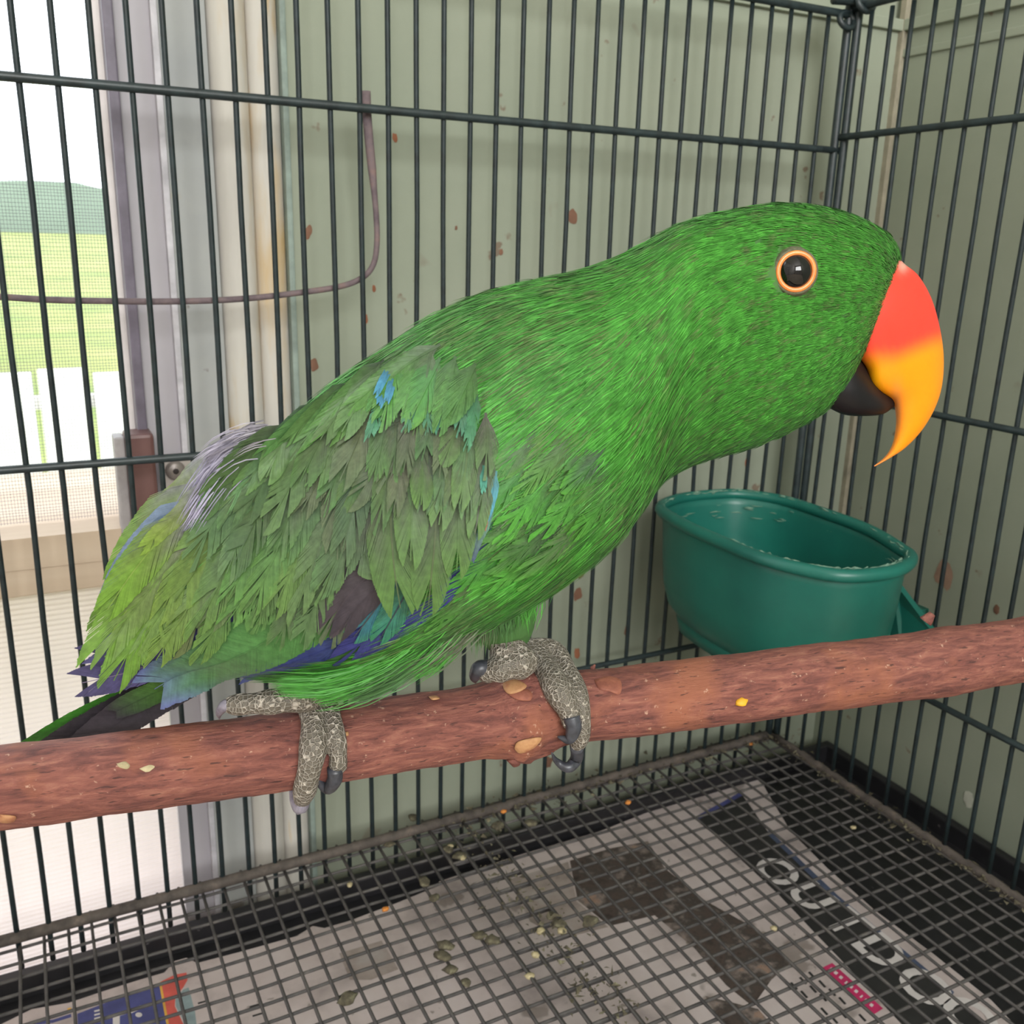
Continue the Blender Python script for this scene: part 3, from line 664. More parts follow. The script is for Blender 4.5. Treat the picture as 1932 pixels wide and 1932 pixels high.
# ================================================================== the parrot
parrot = thing('parrot', tuple(O + VV * .012), 'bright green parrot with orange red beak leaning forward on the branch', 'parrot')
# body sections: (crown/back px, throat/belly px, half width mm), from beak base to rump
SEC = [((1697, 512), (1612, 690), 9), ((1688, 458), (1574, 757), 16), ((1640, 418), (1505, 806), 21.5), ((1556, 391), (1424, 842), 25.5), ((1462, 385), (1352, 862), 27.5),
       ((1372, 399), (1290, 882), 30), ((1282, 424), (1232, 912), 33), ((1192, 475), (1188, 960), 36), ((1100, 512), (1146, 1004), 39), ((1000, 534), (1090, 1056), 42),
       ((902, 562), (1024, 1112), 44), ((804, 610), (952, 1160), 45), ((716, 670), (876, 1200), 44), ((628, 728), (790, 1240), 41), ((542, 806), (690, 1272), 37),
       ((466, 874), (580, 1280), 31), ((396, 946), (470, 1278), 25), ((336, 1020), (390, 1268), 18), ((290, 1090), (330, 1262), 11), ((255, 1160), (280, 1255), 5)]
tp = np.array([uv_of(plane_w(*s_[0]))[:2] for s_ in SEC]); bt = np.array([uv_of(plane_w(*s_[1]))[:2] for s_ in SEC])
hwm = np.array([s_[2] for s_ in SEC]) * .001; NS = len(SEC)
hd = -ray(1540, 620); hd[2] = 0; WH = hd / np.linalg.norm(hd)          # the head is turned to show its side to the viewer
WD = np.array([WH * k + WW * (1 - k) for k in np.clip(np.interp(np.arange(NS), [0, 3, 9], [1, 1, 0]), 0, 1)]); WD /= np.linalg.norm(WD, axis=1)[:, None]
def surf(s, th):
    """point on the body: s along the body (0 beak .. NS-1 rump), th angle (0 = crown/back, +pi/2 = camera side)"""
    s = np.clip(s, 0, NS - 1.0001); t_ = catmull(tp, s); b_ = catmull(bt, s); h = catmull(hwm, s)
    c = (t_ + b_) / 2; d = (t_ - b_) / 2; wd = catmull(WD, s)
    cs, sn = np.cos(th), np.sin(th)
    cs = np.sign(cs) * np.abs(cs) ** .92; sn = np.sign(sn) * np.abs(sn) ** .92
    uv = c + d * cs[..., None]
    return world(uv[..., 0], uv[..., 1], np.zeros_like(h)) + wd * (h * sn)[..., None]
# fit each section so that its outline, width included, spans the measured crown and belly points
for _ in range(8):
    for i in range(NS):
        px_ = project(surf(np.full(72, float(i)), np.linspace(0, 2 * np.pi, 72)))
        a_, b_ = np.array(SEC[i][0], float), np.array(SEC[i][1], float); nn = (a_ - b_) / np.linalg.norm(a_ - b_); pr_ = px_ @ nn
        sc_ = F / ((plane_w(*((a_ + b_) / 2)) - CP) @ RC[2]); dn = tp[i] - bt[i]; dn = dn / np.linalg.norm(dn)
        tp[i] += dn * .8 * (a_ @ nn - 4 - pr_.max()) / sc_; bt[i] += dn * .8 * (b_ @ nn + 4 - pr_.min()) / sc_
ns, nt_ = 110, 64
s_ = np.linspace(0, NS - 1.001, ns); th_ = np.linspace(0, 2 * np.pi, nt_, endpoint=False)
Sg, Tg = np.meshgrid(s_, th_, indexing='ij'); V = surf(Sg, Tg).reshape(-1, 3).tolist(); Fc = []
for i in range(ns - 1):
    for j in range(nt_):
        j2 = (j + 1) % nt_; Fc.append((i * nt_ + j, i * nt_ + j2, (i + 1) * nt_ + j2, (i + 1) * nt_ + j))
Fc += [tuple(range(nt_)), tuple((ns - 1) * nt_ + j for j in range(nt_ - 1, -1, -1))]
def add_tube(P, r, k=16):
    Vt, Ft = tube(P, r, k); i0 = len(V); V.extend(Vt.tolist()); Fc.extend([tuple(i0 + q for q in f_) for f_ in Ft])
# thighs run from the belly to the ankles
add_tube(spline([plane_w(900, 1060, .004), plane_w(935, 1130, .002), plane_w(952, 1195, .002), plane_w(955, 1225, .004)], 12), np.linspace(.017, .0052, 12))
add_tube(spline([plane_w(640, 1190, .012), plane_w(590, 1250, .010), plane_w(575, 1290, .008)], 10), np.linspace(.015, .006, 10))
body = obj('body', mesh_py('body', V, Fc), M['under'], parrot)

# ---- contour plumage: tens of thousands of fine barbs that follow the body
def col_field(px_, s, th, rnd):
    """pigment of the plumage by place on the bird"""
    x, y = px_[:, 0], px_[:, 1]; n = len(x)
    c = np.tile(lin((72, 148, 52)), (n, 1))
    def mixc(mask, col):
        nonlocal c
        k = np.clip(mask, 0, 1)[:, None]; c = c * (1 - k) + lin(col) * k
    def blob(cx, cy, rx, ry): return np.exp(-(((x - cx) / rx) ** 2 + ((y - cy) / ry) ** 2))
    mixc(.6 * blob(1000, 640, 220, 90), (80, 138, 70))                  # mantle, duller
    mixc(.6 * blob(1130, 900, 110, 60), (90, 142, 74))
    mixc(.7 * blob(900, 1150, 70, 60), (86, 118, 72))                   # soft belly
    mixc(.9 * blob(430, 880, 70, 60), (158, 152, 172))                  # grey down on the rump
    mixc(.9 * blob(385, 960, 45, 80), (172, 166, 190))
    sp2 = np.interp(s, [3, 8], [.22, .36]); v = 1 - sp2 + 2 * sp2 * rnd[:, 0]
    c = c * v[:, None] * .84
    k = (rnd[:, 1] > np.interp(s, [3, 8], [.90, .80]))[:, None] * .65; c = c * (1 - k) + lin((88, 92, 62)) * k   # worn brown-grey barbs
    return c
WING = [(700, 655), (800, 640), (880, 700), (925, 800), (938, 920), (915, 1030), (860, 1100), (740, 1222), (640, 1256), (520, 1282), (430, 1306), (290, 1315), (140, 1300), (190, 1150), (300, 1040), (430, 900), (560, 780)]
def in_poly(px_, poly_):
    x, y = px_[:, 0], px_[:, 1]; ins = np.zeros(len(x), bool); j = len(poly_) - 1
    for i in range(len(poly_)):
        xi, yi = poly_[i]; xj, yj = poly_[j]
        ins ^= ((yi > y) != (yj > y)) & (x < (xj - xi) * (y - yi) / (yj - yi + 1e-9) + xi); j = i
    return ins
def plumes(n, s_rng, th_rng, lenf, widf, nb, skew, bw, lift, keep=None):
    """n small contour feathers of nb barbs each"""
    s0 = s_rng[0] + (s_rng[1] - s_rng[0]) * rng.random(n); t0 = th_rng[0] + (th_rng[1] - th_rng[0]) * rng.random(n)
    P0 = surf(s0, t0); px_ = project(P0)
    ok = np.ones(n, bool) if keep is None else keep(px_, s0, t0, P0)
    ok &= ~((np.hypot(px_[:, 0] - 1497, px_[:, 1] - 513) < 35) & (s0 < 6) & (np.sin(t0) > 0))
    s0, t0, P0, px_ = s0[ok], t0[ok], P0[ok], px_[ok]; n = len(s0)
    e = 1e-3
    ds = (surf(s0 + e, t0) - surf(s0 - e, t0)) / (2 * e); dt = (surf(s0, t0 + e) - surf(s0, t0 - e)) / (2 * e)
    lds = np.linalg.norm(ds, axis=1); ldt = np.linalg.norm(dt, axis=1) + 1e-6
    L_ = lenf(s0, px_) * (.7 + .6 * rng.random(n)); Wd = L_ * widf
    jit = rng.normal(size=n) * .07
    rn = rng.random((n, 2)); cb = col_field(px_, s0, t0, rn)
    k = np.linspace(-1, 1, nb)[None, :] + rng.normal(size=(n, nb)) * .08
    ang = skew(s0, t0, px_) + jit
    dS = (L_ * np.cos(ang) / lds)[:, None]; dT = (L_ * np.sin(ang) / ldt)[:, None]; wT = (Wd / ldt)[:, None]
    ln = 1 - .3 * k ** 2 + rng.normal(size=(n, nb)) * .06
    sr = s0[:, None] + 0 * k; trr = t0[:, None] + .45 * k * wT
    sm = s0[:, None] + .5 * dS * ln; tm = t0[:, None] + .5 * dT * ln + .85 * k * wT
    st = s0[:, None] + dS * ln; tt = t0[:, None] + dT * ln + 1.0 * k * wT
    def pt(s, t_, off):
        P = surf(s.ravel(), t_.ravel()); a_ = surf(s.ravel() + e, t_.ravel()) - surf(s.ravel() - e, t_.ravel()); b_ = surf(s.ravel(), t_.ravel() + e) - surf(s.ravel(), t_.ravel() - e)
        N = np.cross(b_, a_); N /= np.linalg.norm(N, axis=1)[:, None] + 1e-12
        c_ = P - body_c(s.ravel()); sg = np.sign((N * c_).sum(1)); N *= sg[:, None]
        return P + N * off.ravel()[:, None], N
    lf = lift * (.6 + .8 * rng.random((n, 1))) * np.ones_like(k) * (1 + .25 * rng.normal(size=k.shape))
    A, Na = pt(sr, trr, -.0003 + 0 * k); B_, Nb = pt(sm, tm, lf * .75); C_, Nc = pt(st, tt, lf)
    d1 = C_ - A; sd = np.cross(Nb, d1); sd /= np.linalg.norm(sd, axis=1)[:, None] + 1e-12
    h = (bw * (.75 + .5 * rng.random(len(A))))[:, None]
    tilt = rng.normal(size=len(A))[:, None] * .25
    sd2 = sd + Nb * tilt
    Vx = np.stack([A - sd * h * .8, A + sd * h * .8, B_ + sd2 * h, B_ - sd2 * h, C_], 1)
    m0 = np.arange(len(A)) * 5
    T_ = np.concatenate([np.stack([m0, m0 + 1, m0 + 2], 1), np.stack([m0, m0 + 2, m0 + 3], 1), np.stack([m0 + 3, m0 + 2, m0 + 4], 1)])
    cc = np.repeat(cb, nb, 0) * (1 + .15 * rng.normal(size=(len(A), 1)))
    cc = np.clip(cc, .002, 1)
    Cx = np.stack([cc] * 5, 1)
    return Vx.reshape(-1, 3), T_, Cx.reshape(-1, 3)
def body_c(s):
    s = np.clip(s, 0, NS - 1.0001); c = (catmull(tp, s) + catmull(bt, s)) / 2; return world(c[:, 0], c[:, 1], np.zeros(len(s)))
def merge(parts):
    Vs, Ts, Cs, k = [], [], [], 0
    for v_, t_, c_ in parts: Vs.append(v_); Ts.append(t_ + k); Cs.append(c_); k += len(v_)
    return np.concatenate(Vs), np.concatenate(Ts), np.concatenate(Cs)
nowing = lambda px_, s, t_, P: ~(in_poly(px_, WING) & (np.sin(t_) > 0))
Lf = lambda s, px_: np.interp(s, [0, 1, 2, 4, 6, 8, 10, 12, 15, 19], [.0044, .0052, .0060, .0080, .0105, .0135, .0165, .016, .013, .010])
sk = lambda s, t_, px_: np.where(np.sin(t_) > 0, 1, -1) * np.interp(s, [0, 3, 6, 9, 12, 19], [.15, .10, .12, .22, .1, 0]) * np.sin(np.clip(t_, 0, np.pi))
parts = [plumes(5200, (0, 3.2), (.05, 3.1), Lf, .16, 5, sk, .00012, .0006, nowing),
         plumes(5000, (2.5, 8.5), (-.15, 3.3), Lf, .16, 7, sk, .00013, .0007, nowing),
         plumes(2900, (7.5, 13), (-.15, 3.4), Lf, .24, 12, sk, .00016, .0011, nowing),
         plumes(1500, (12, 18), (2.1, 3.6), Lf, .34, 9, sk, .00024, .0012, nowing),
         plumes(900, (13.5, 18), (-.5, 1.0), Lf, .34, 9, sk, .00022, .0012),
         plumes(3000, (0, 9), (3.0, 6.3), lambda s, p: Lf(s, p) * 1.3, .4, 5, sk, .0003, .0008),
         plumes(1600, (8, 18), (3.2, 6.2), lambda s, p: Lf(s, p) * 1.3, .4, 6, sk, .0004, .0010)]
# loose tufts: thigh feathers and belly fringe, given as px strokes on the camera side
def tufts(rows, w_, n_each, spread, bw=.00024):
    Vs, Ts, Cs, k0 = [], [], [], 0
    for (p, q, r_, colr) in rows:
        for i in range(n_each):
            o1 = rng.normal(size=2) * spread; o2 = o1 * .9 + rng.normal(size=2) * spread * .35; ww = w_ + rng.normal() * .003
            mid = (np.array(p) + np.array(q)) / 2 + np.array(r_) + (o1 + o2) / 2
            P = spline([plane_w(*(np.array(p) + o1), ww), plane_w(*mid, ww + .001), plane_w(*(np.array(q) + o2), ww)], 4)
            T3 = P[-1] - P[0]; sd = np.cross(WW, T3); sd /= np.linalg.norm(sd); sd = sd + WW * rng.normal() * .4
            for a_, h_ in zip(range(4), (.8, 1, .8, .1)): Vs += [P[a_] - sd * bw * h_, P[a_] + sd * bw * h_]
            b0 = k0 * 8; k0 += 1
            for a_ in range(3): Ts += [(b0 + 2 * a_, b0 + 2 * a_ + 1, b0 + 2 * a_ + 3), (b0 + 2 * a_, b0 + 2 * a_ + 3, b0 + 2 * a_ + 2)]
            c_ = lin(colr) * (.7 + .6 * rng.random()); Cs += [c_] * 8
    return np.array(Vs), np.array(Ts), np.array(Cs)
g1, g2, g3 = (70, 140, 54), (66, 106, 58), (90, 98, 76)
parts.append(tufts([((910, 1090), (950, 1185), (8, 0), g2), ((950, 1070), (985, 1165), (10, 0), g1), ((990, 1080), (985, 1160), (12, 0), g1), ((930, 1100), (915, 1200), (0, 0), g3),
                    ((905, 1120), (905, 1210), (0, 0), g2), ((960, 1110), (965, 1180), (6, 0), g2), ((940, 1110), (935, 1200), (0, 0), g2)], .016, 170, 12, .00016))
parts.append(tufts([((760, 1240), (560, 1298), (0, 18), g1), ((720, 1255), (530, 1294), (0, 16), g1), ((700, 1270), (600, 1312), (0, 8), g1), ((760, 1262), (660, 1312), (0, 10), g2),
                    ((830, 1200), (700, 1290), (0, 14), g2), ((820, 1180), (690, 1270), (0, 16), g1), ((900, 1160), (770, 1260), (0, 18), g3), ((880, 1130), (740, 1250), (0, 20), g1),
                    ((860, 1190), (780, 1270), (0, 10), g1)], .027, 220, 10, .00015))
parts.append(tufts([((470, 838), (400, 872), (0, -8), (136, 132, 146)), ((450, 862), (385, 930), (-4, -6), (150, 146, 164)), ((420, 900), (360, 985), (-3, 0), (158, 154, 178)), ((500, 825), (440, 848), (0, -6), (134, 130, 138))], .012, 300, 13, .00013))
Vp, Tp, Cp_ = merge(parts)
obj('plumage', mesh_np('plumage', Vp, Tp, Cp_), M['plume'], parrot, kind='stuff')

# ---- wing: height of the folded wing above the bird's mid plane, as a grid over (u, v)
GS, GT = np.meshgrid(np.linspace(7.5, NS - 1.01, 90), np.linspace(.22, np.pi - .22, 60), indexing='ij')
sp_ = uv_of(surf(GS.ravel(), GT.ravel()))
gu = np.linspace(sp_[:, 0].min() - .05, sp_[:, 0].max() + .02, 130); gv = np.linspace(sp_[:, 1].min() - .03, sp_[:, 1].max() + .03, 110)
HG = np.zeros((130, 110))
for i, u in enumerate(gu):
    d2 = (sp_[:, 0][None] - u) ** 2 + (sp_[:, 1][None] - gv[:, None]) ** 2
    wgt = 1 / (d2 + 6e-6) ** 2.5; HG[i] = (wgt * sp_[:, 2][None]).sum(1) / wgt.sum(1)
for _ in range(6):
    G = np.pad(HG, 1, mode='edge'); HG = (G[1:-1, 1:-1] * 2 + G[:-2, 1:-1] + G[2:, 1:-1] + G[1:-1, :-2] + G[1:-1, 2:]) / 6
def hgt(u, v):
    fu = np.clip((u - gu[0]) / (gu[1] - gu[0]), 0, 128.999); fv = np.clip((v - gv[0]) / (gv[1] - gv[0]), 0, 108.999)
    i = fu.astype(int); j = fv.astype(int); a_ = fu - i; b_ = fv - j
    return (HG[i, j] * (1 - a_) * (1 - b_) + HG[i + 1, j] * a_ * (1 - b_) + HG[i, j + 1] * (1 - a_) * b_ + HG[i + 1, j + 1] * a_ * b_)
def px_uv(x, y, off=.003, h=hgt):
    w_ = .03
    for _ in range(7):
        q = uv_of(plane_w(x, y, w_)); w_ = .5 * w_ + .5 * (float(h(np.array([q[0]]), np.array([q[1]]))[0]) + off)
    return q[:2]
def feather_mesh(pts, hw, cols, lay0=.0012, lay1=.0034, nb=34, rag=.1, ang=None, tipr=.5, rach=None, h=hgt, camb=.07, seed=0, tone=.81):
    """one feather: a shaft with two vanes of separate barbs. pts px from base to tip, hw half width px"""
    r = np.random.default_rng(seed); lay1 = lay0 + (lay1 - lay0) * 1.35
    ctl = np.array([px_uv(x, y, (lay0 + lay1) / 2, h) for x, y in pts])
    sc_ = np.linalg.norm(ctl[-1] - ctl[0]) / np.linalg.norm(np.array(pts[-1], float) - np.array(pts[0], float)); hw = hw * sc_
    mC = len(ctl) - 1
    def sp(t): return catmull(ctl, np.clip(t, 0, 1) * mC) + np.clip(t - 1, 0, 9)[..., None] * (ctl[-1] - ctl[-2]) * mC
    def perp(t):
        d = sp(np.clip(t, 0, 1) + .01) - sp(np.clip(t, 0, 1) - .01); d /= np.linalg.norm(d, axis=-1)[..., None] + 1e-12
        return np.stack([-d[..., 1], d[..., 0]], -1)
    def prof(t): 
        t = np.clip(t, 0, 1.2); return np.clip(np.minimum(1, (t / .22) ** .6) * np.sqrt(np.clip(1 - np.clip((t - tipr) / (1.12 - tipr), 0, 1) ** 2.0, 0, 1)), .02, 1)
    def lift(uvp, off): 
        return world(uvp[..., 0], uvp[..., 1], h(uvp[..., 0], uvp[..., 1]) + off)
    Lp = np.linalg.norm(np.diff(np.array(pts, float), axis=0), axis=1).sum() * sc_
    if ang is None: ang = float(np.clip(2.5 * hw / Lp, .15, .58))
    nb = int(nb * 1.5); tj = np.linspace(.02, 1 - .62 * ang, nb); dt_ = tj[1] - tj[0]
    Vs, Ts, Cs, k0 = [], [], [], 0
    cst = np.array([lin(np.array(c) * tone) for c in cols]); nc = len(cst) - 1
    def pig(t): return catmull(cst, np.clip(t, 0, 1) * nc) if nc > 0 else np.repeat(cst, len(t), 0)
    for side in (-1, 1):
        gap = np.zeros(nb); cur = 0.
        for j in range(nb):                    # barbs cling together in groups; splits between the groups
            if r.random() < rag * .34: cur = r.normal() * .85 * rag
            gap[j] = cur
        kr = np.interp(np.arange(nb), np.arange(0, nb + 5, 2), r.normal(size=len(np.arange(0, nb + 5, 2))))
        ln = 1 + kr * (.010 + .08 * rag) * (.3 + tj) + r.normal(size=nb) * (.012 + .05 * rag)
        ext = ang * (1 - .35 * tj) + gap * .3 * tj
        ta, tb = tj, tj + dt_ * 1.25
        def pnt(t, f, e):                      # f: 0 shaft .. 1 edge
            tt = t + e * f; uvp = sp(tt) + side * perp(tt)[...] * (hw * prof(t + e) * f * ln)[..., None]
            off = lay0 + (lay1 - lay0) * np.clip(tt, 0, 1) - camb * hw * f * f * .6
            return lift(uvp, off + zo * f)
        zo = r.normal(size=nb) * .00006 + .00004
        rows = [pnt(ta, np.zeros(nb), ext), pnt(tb, np.zeros(nb), ext), pnt(ta, np.full(nb, .55), ext), pnt(tb, np.full(nb, .55), ext), pnt(ta, np.ones(nb), ext), pnt(tb, np.full(nb, .97), ext)]
        Vx = np.stack(rows, 1); b0 = k0 + np.arange(nb) * 6; k0 += nb * 6
        Tx = np.concatenate([np.stack([b0, b0 + 1, b0 + 3], 1), np.stack([b0, b0 + 3, b0 + 2], 1), np.stack([b0 + 2, b0 + 3, b0 + 5], 1), np.stack([b0 + 2, b0 + 5, b0 + 4], 1)])
        jit = (1 + .05 * r.normal(size=(nb, 1)))
        cx = pig(tj) * jit; ce = pig(np.clip(tj + ang, 0, 1)) * jit
        Cx = np.stack([cx, cx, cx, cx, ce, ce], 1)
        Vs.append(Vx.reshape(-1, 3)); Ts.append(Tx); Cs.append(Cx.reshape(-1, 3))
    # shaft
    t = np.linspace(0, .97, 12); q = sp(t); pp = perp(t); hwz = np.linspace(.00032, .00010, 12)
    off = lay0 + (lay1 - lay0) * t + .00022
    A = lift(q - pp * hwz[:, None], off); B_ = lift(q + pp * hwz[:, None], off)
    Vx = np.stack([A, B_], 1).reshape(-1, 3); b0 = k0 + np.arange(11) * 2
    Ts.append(np.concatenate([np.stack([b0, b0 + 1, b0 + 3], 1), np.stack([b0, b0 + 3, b0 + 2], 1)])); Vs.append(Vx)
    rc = lin(rach) if rach is not None else pig(t).repeat(2, 0) * .84
    Cs.append(np.broadcast_to(rc, (24, 3)))
    return mesh_np('feather', np.concatenate(Vs), np.concatenate(Ts), np.clip(np.concatenate(Cs), .002, 1))
wing = thing('wing', tuple(plane_w(800, 800, .04)), parent=parrot)
far_wing = thing('wing', tuple(plane_w(800, 800, -.04)), parent=parrot)
# mirror across the bird's mid plane for the far wing
Wv = Vector(WW); Ov = Vector(O)
MIR = Matrix.Translation(Ov) @ (Matrix.Identity(4) - 2 * Matrix([[Wv[i] * Wv[j] for j in range(3)] + [0] for i in range(3)] + [[0, 0, 0, 0]])) @ Matrix.Translation(-Ov)
fcount = [0]
def feather(pts, hw, cols, mirror=True, par=None, **kw):
    fcount[0] += 1
    me = feather_mesh(pts, hw, cols, seed=fcount[0], **kw)
    o = obj('feather', me, M['feather'], par or wing)
    if mirror and par is None:
        c = o.copy(); COL.objects.link(c); c.parent = far_wing; c.matrix_parent_inverse = Matrix.Translation(-Vector(far_wing['_at'])); c.matrix_basis = MIR
    return o
def lerp_poly(poly_, n):
    P = np.array(poly_, float); d = np.concatenate([[0], np.cumsum(np.linalg.norm(np.diff(P, axis=0), axis=1))]); t = np.linspace(0, d[-1], n)
    return np.stack([np.interp(t, d, P[:, 0]), np.interp(t, d, P[:, 1])], 1)
def row(n, bases, tips, hw, cols, bend=(0, 0), jit=10, ext=(.10, .18), par=None, **kw):
    kw0 = kw; B_ = lerp_poly(bases, n); T_ = lerp_poly(tips, n)
    for i in range(n):
        b_ = B_[i] + rng.normal(size=2) * jit * .5; t_ = T_[i] + rng.normal(size=2) * jit
        mid = (b_ + t_) / 2 + np.array(bend) * (.7 + .6 * rng.random())
        cc = cols[int(i * len(cols) / n)] if isinstance(cols[0][0], (list, tuple)) else cols
        kw = dict(kw); kw['lay1'] = kw0['lay1'] + rng.normal() * .0004; k = .92 + .15 * rng.random(); t_ = t_ + (t_ - b_) * (ext[0] + ext[1] * rng.random()); cc = [tuple(np.clip(np.array(c) * k + rng.normal(size=3) * 3, 0, 255)) for c in cc]
        if par is None and b_[0] > 430 and rng.random() < .14: cc = [tuple(.6 * np.array(c) + .4 * np.array((104, 98, 90))) for c in cc]
        feather([tuple(b_), tuple(mid), tuple(t_)], hw * (.72 + .26 * rng.random()), cc, par=par, **kw)
DG = [(90, 98, 84), (86, 112, 76), (94, 130, 76)]            # dull green covert
GG = [(88, 104, 80), (88, 122, 70), (98, 142, 68)]
YG = [(110, 118, 100), (112, 140, 78), (118, 154, 66)]         # yellow-green
BV = [(60, 70, 120), (58, 66, 138), (62, 60, 128)]            # violet blue
# flight feathers, lowest layer first
feather([(560, 1120), (420, 1200), (280, 1256), (142, 1290)], 36, [(80, 84, 120), (86, 82, 140), (84, 78, 128), (70, 64, 104)], lay0=.0004, lay1=.0014, nb=60, rag=.04, tipr=.8, rach=(108, 96, 120))
feather([(520, 1100), (380, 1160), (250, 1220), (168, 1262)], 30, [(90, 110, 140), (98, 100, 150), (90, 86, 140)], lay0=.0003, lay1=.0010, nb=50, rag=.03, rach=(108, 96, 120))
feather([(760, 1150), (640, 1215), (520, 1262), (440, 1288)], 26, [(60, 80, 110), (58, 70, 140), (64, 78, 150)], lay0=.0006, lay1=.0016, nb=54, rag=.1)
feather([(680, 1084), (540, 1186), (410, 1254), (280, 1306)], 60, [(80, 124, 72), (82, 138, 70), (84, 140, 74), (86, 136, 92), (96, 106, 160)], lay0=.0010, lay1=.0026, nb=80, rag=.05, ang=.14, tipr=.6)
feather([(640, 1120), (520, 1200), (400, 1262), (320, 1306)], 28, [(72, 130, 50), (84, 146, 54), (86, 140, 70), (80, 110, 150)], lay0=.0007, lay1=.0018, nb=60, rag=.12, ang=.10)
feather([(936, 940), (915, 1030), (862, 1098), (760, 1185), (668, 1240)], 20, [(84, 130, 140), (70, 74, 140), (60, 62, 140), (56, 56, 128)], lay0=.0008, lay1=.0018, nb=64, rag=.06)
feather([(800, 1090), (750, 1150), (690, 1205), (640, 1242)], 34, [(70, 90, 130), (62, 68, 140), (58, 58, 130)], lay0=.0010, lay1=.0022, nb=50, rag=.2)
feather([(770, 1060), (735, 1110), (690, 1170), (664, 1200)], 34, [(60, 90, 100), (60, 124, 138), (54, 120, 128), (62, 140, 110)], lay0=.0014, lay1=.0030, nb=46, rag=.35, rach=(50, 56, 60))
feather([(790, 1070), (765, 1120), (735, 1170), (712, 1205)], 26, [(70, 120, 70), (60, 132, 110), (56, 140, 96)], lay0=.0014, lay1=.0030, nb=40, rag=.3, rach=(40, 52, 60))
feather([(745, 1030), (700, 1080), (650, 1130), (614, 1188)], 34, [(74, 66, 70), (70, 62, 68), (76, 66, 74)], lay0=.0016, lay1=.0034, nb=44, rag=.06, rach=(58, 50, 56))
feather([(750, 1070), (710, 1110), (668, 1150), (636, 1196)], 26, [(70, 62, 68), (68, 60, 68), (60, 54, 64)], lay0=.0018, lay1=.0036, nb=40, rag=.06)
# secondaries with frayed tips, sweeping down and left
row(9, [(420, 1010), (500, 1010), (590, 1030), (690, 1040)], [(240, 1256), (300, 1240), (345, 1224), (400, 1200), (450, 1182), (500, 1175), (535, 1222), (575, 1208), (612, 1186)], 34,
    [YG, YG, GG, GG, GG, DG, DG, DG], ext=(0, .04), bend=(-8, -4), lay0=.0016, lay1=.0038, nb=44, rag=.42)
row(8, [(400, 990), (480, 980), (570, 1000), (690, 1000)], [(196, 1240), (280, 1204), (360, 1168), (430, 1155), (500, 1142), (590, 1104), (672, 1080)], 38,
    [YG, YG, GG, GG, GG, DG, DG], ext=(0, .05), bend=(-10, -6), lay0=.0020, lay1=.0044, nb=44, rag=.36)
feather([(360, 1000), (300, 1060), (240, 1150), (174, 1248)], 44, [(130, 132, 116), (116, 148, 74), (120, 162, 62), (116, 160, 62)], lay0=.0024, lay1=.0050, nb=56, rag=.12, rach=(110, 134, 60))
feather([(400, 1010), (340, 1080), (270, 1180), (210, 1290)], 40, [(120, 126, 110), (116, 150, 62), (112, 156, 54), (108, 150, 54)], lay0=.0022, lay1=.0048, nb=56, rag=.14)
feather([(370, 960), (310, 1010), (250, 1080), (200, 1152)], 36, [(140, 142, 140), (124, 148, 84), (124, 168, 62), (122, 168, 58)], lay0=.0026, lay1=.0052, nb=50, rag=.10, rach=(112, 138, 62))
feather([(400, 890), (350, 960), (300, 1005), (268, 1036)], 17, [(150, 150, 160), (140, 160, 90), (146, 184, 70)], lay0=.0022, lay1=.0044, nb=36, rag=.2)
# bluish edge of the folded wing behind the rump
feather([(360, 960), (300, 1005), (240, 1070), (196, 1140)], 22, [(120, 140, 160), (126, 146, 176), (120, 136, 170)], lay0=-.006, lay1=-.004, nb=40, rag=.05)
# greater coverts
row(9, [(470, 900), (540, 900), (620, 920), (720, 930)], [(318, 1108), (390, 1120), (450, 1110), (520, 1110), (580, 1100), (650, 1070)], 36, [YG, GG, GG, GG, DG, DG], bend=(-6, -6), lay0=.0026, lay1=.0052, nb=42, rag=.30)
row(8, [(490, 860), (560, 850), (650, 860), (740, 880)], [(372, 1030), (430, 1040), (500, 1030), (560, 1030), (640, 1010), (700, 1000)], 34, [DG], bend=(-6, -6), lay0=.0030, lay1=.0056, nb=40, rag=.26)
# median coverts
row(8, [(520, 820), (600, 800), (690, 800), (760, 830)], [(410, 950), (470, 960), (540, 950), (620, 940), (690, 930)], 31, [DG], mirror=False, bend=(-4, -6), lay0=.0034, lay1=.0060, nb=38, rag=.24)
row(8, [(560, 800), (640, 770), (720, 750), (790, 760)], [(440, 900), (500, 900), (580, 880), (660, 880), (730, 880)], 28, [DG], mirror=False, bend=(-4, -5), lay0=.0036, lay1=.0062, nb=36, rag=.22)
# scapulars lying along the back
row(8, [(560, 800), (620, 750), (690, 706), (760, 672)], [(428, 930), (470, 900), (540, 860), (600, 820), (650, 790)], 22, [[(88, 104, 86), (90, 126, 82), (104, 140, 86)]], bend=(-4, -8), mirror=False, lay0=.0034, lay1=.0058, nb=38, rag=.14)
row(7, [(640, 745), (700, 700), (770, 666), (830, 646)], [(530, 850), (590, 815), (650, 780), (700, 750)], 20, [[(84, 104, 78), (88, 132, 74), (100, 146, 74)]], bend=(-2, -8), mirror=False, lay0=.0038, lay1=.0064, nb=36, rag=.12)
feather([(720, 690), (690, 730), (665, 775), (640, 815)], 24, [(92, 116, 82), (100, 138, 84), (112, 148, 92)], mirror=False, lay0=.0044, lay1=.0076, nb=40, rag=.05, tipr=.35)
feather([(560, 800), (535, 830), (515, 870), (500, 900)], 26, [(92, 112, 84), (104, 140, 84), (110, 148, 86)], mirror=False, lay0=.0044, lay1=.0074, nb=40, rag=.05, tipr=.4)
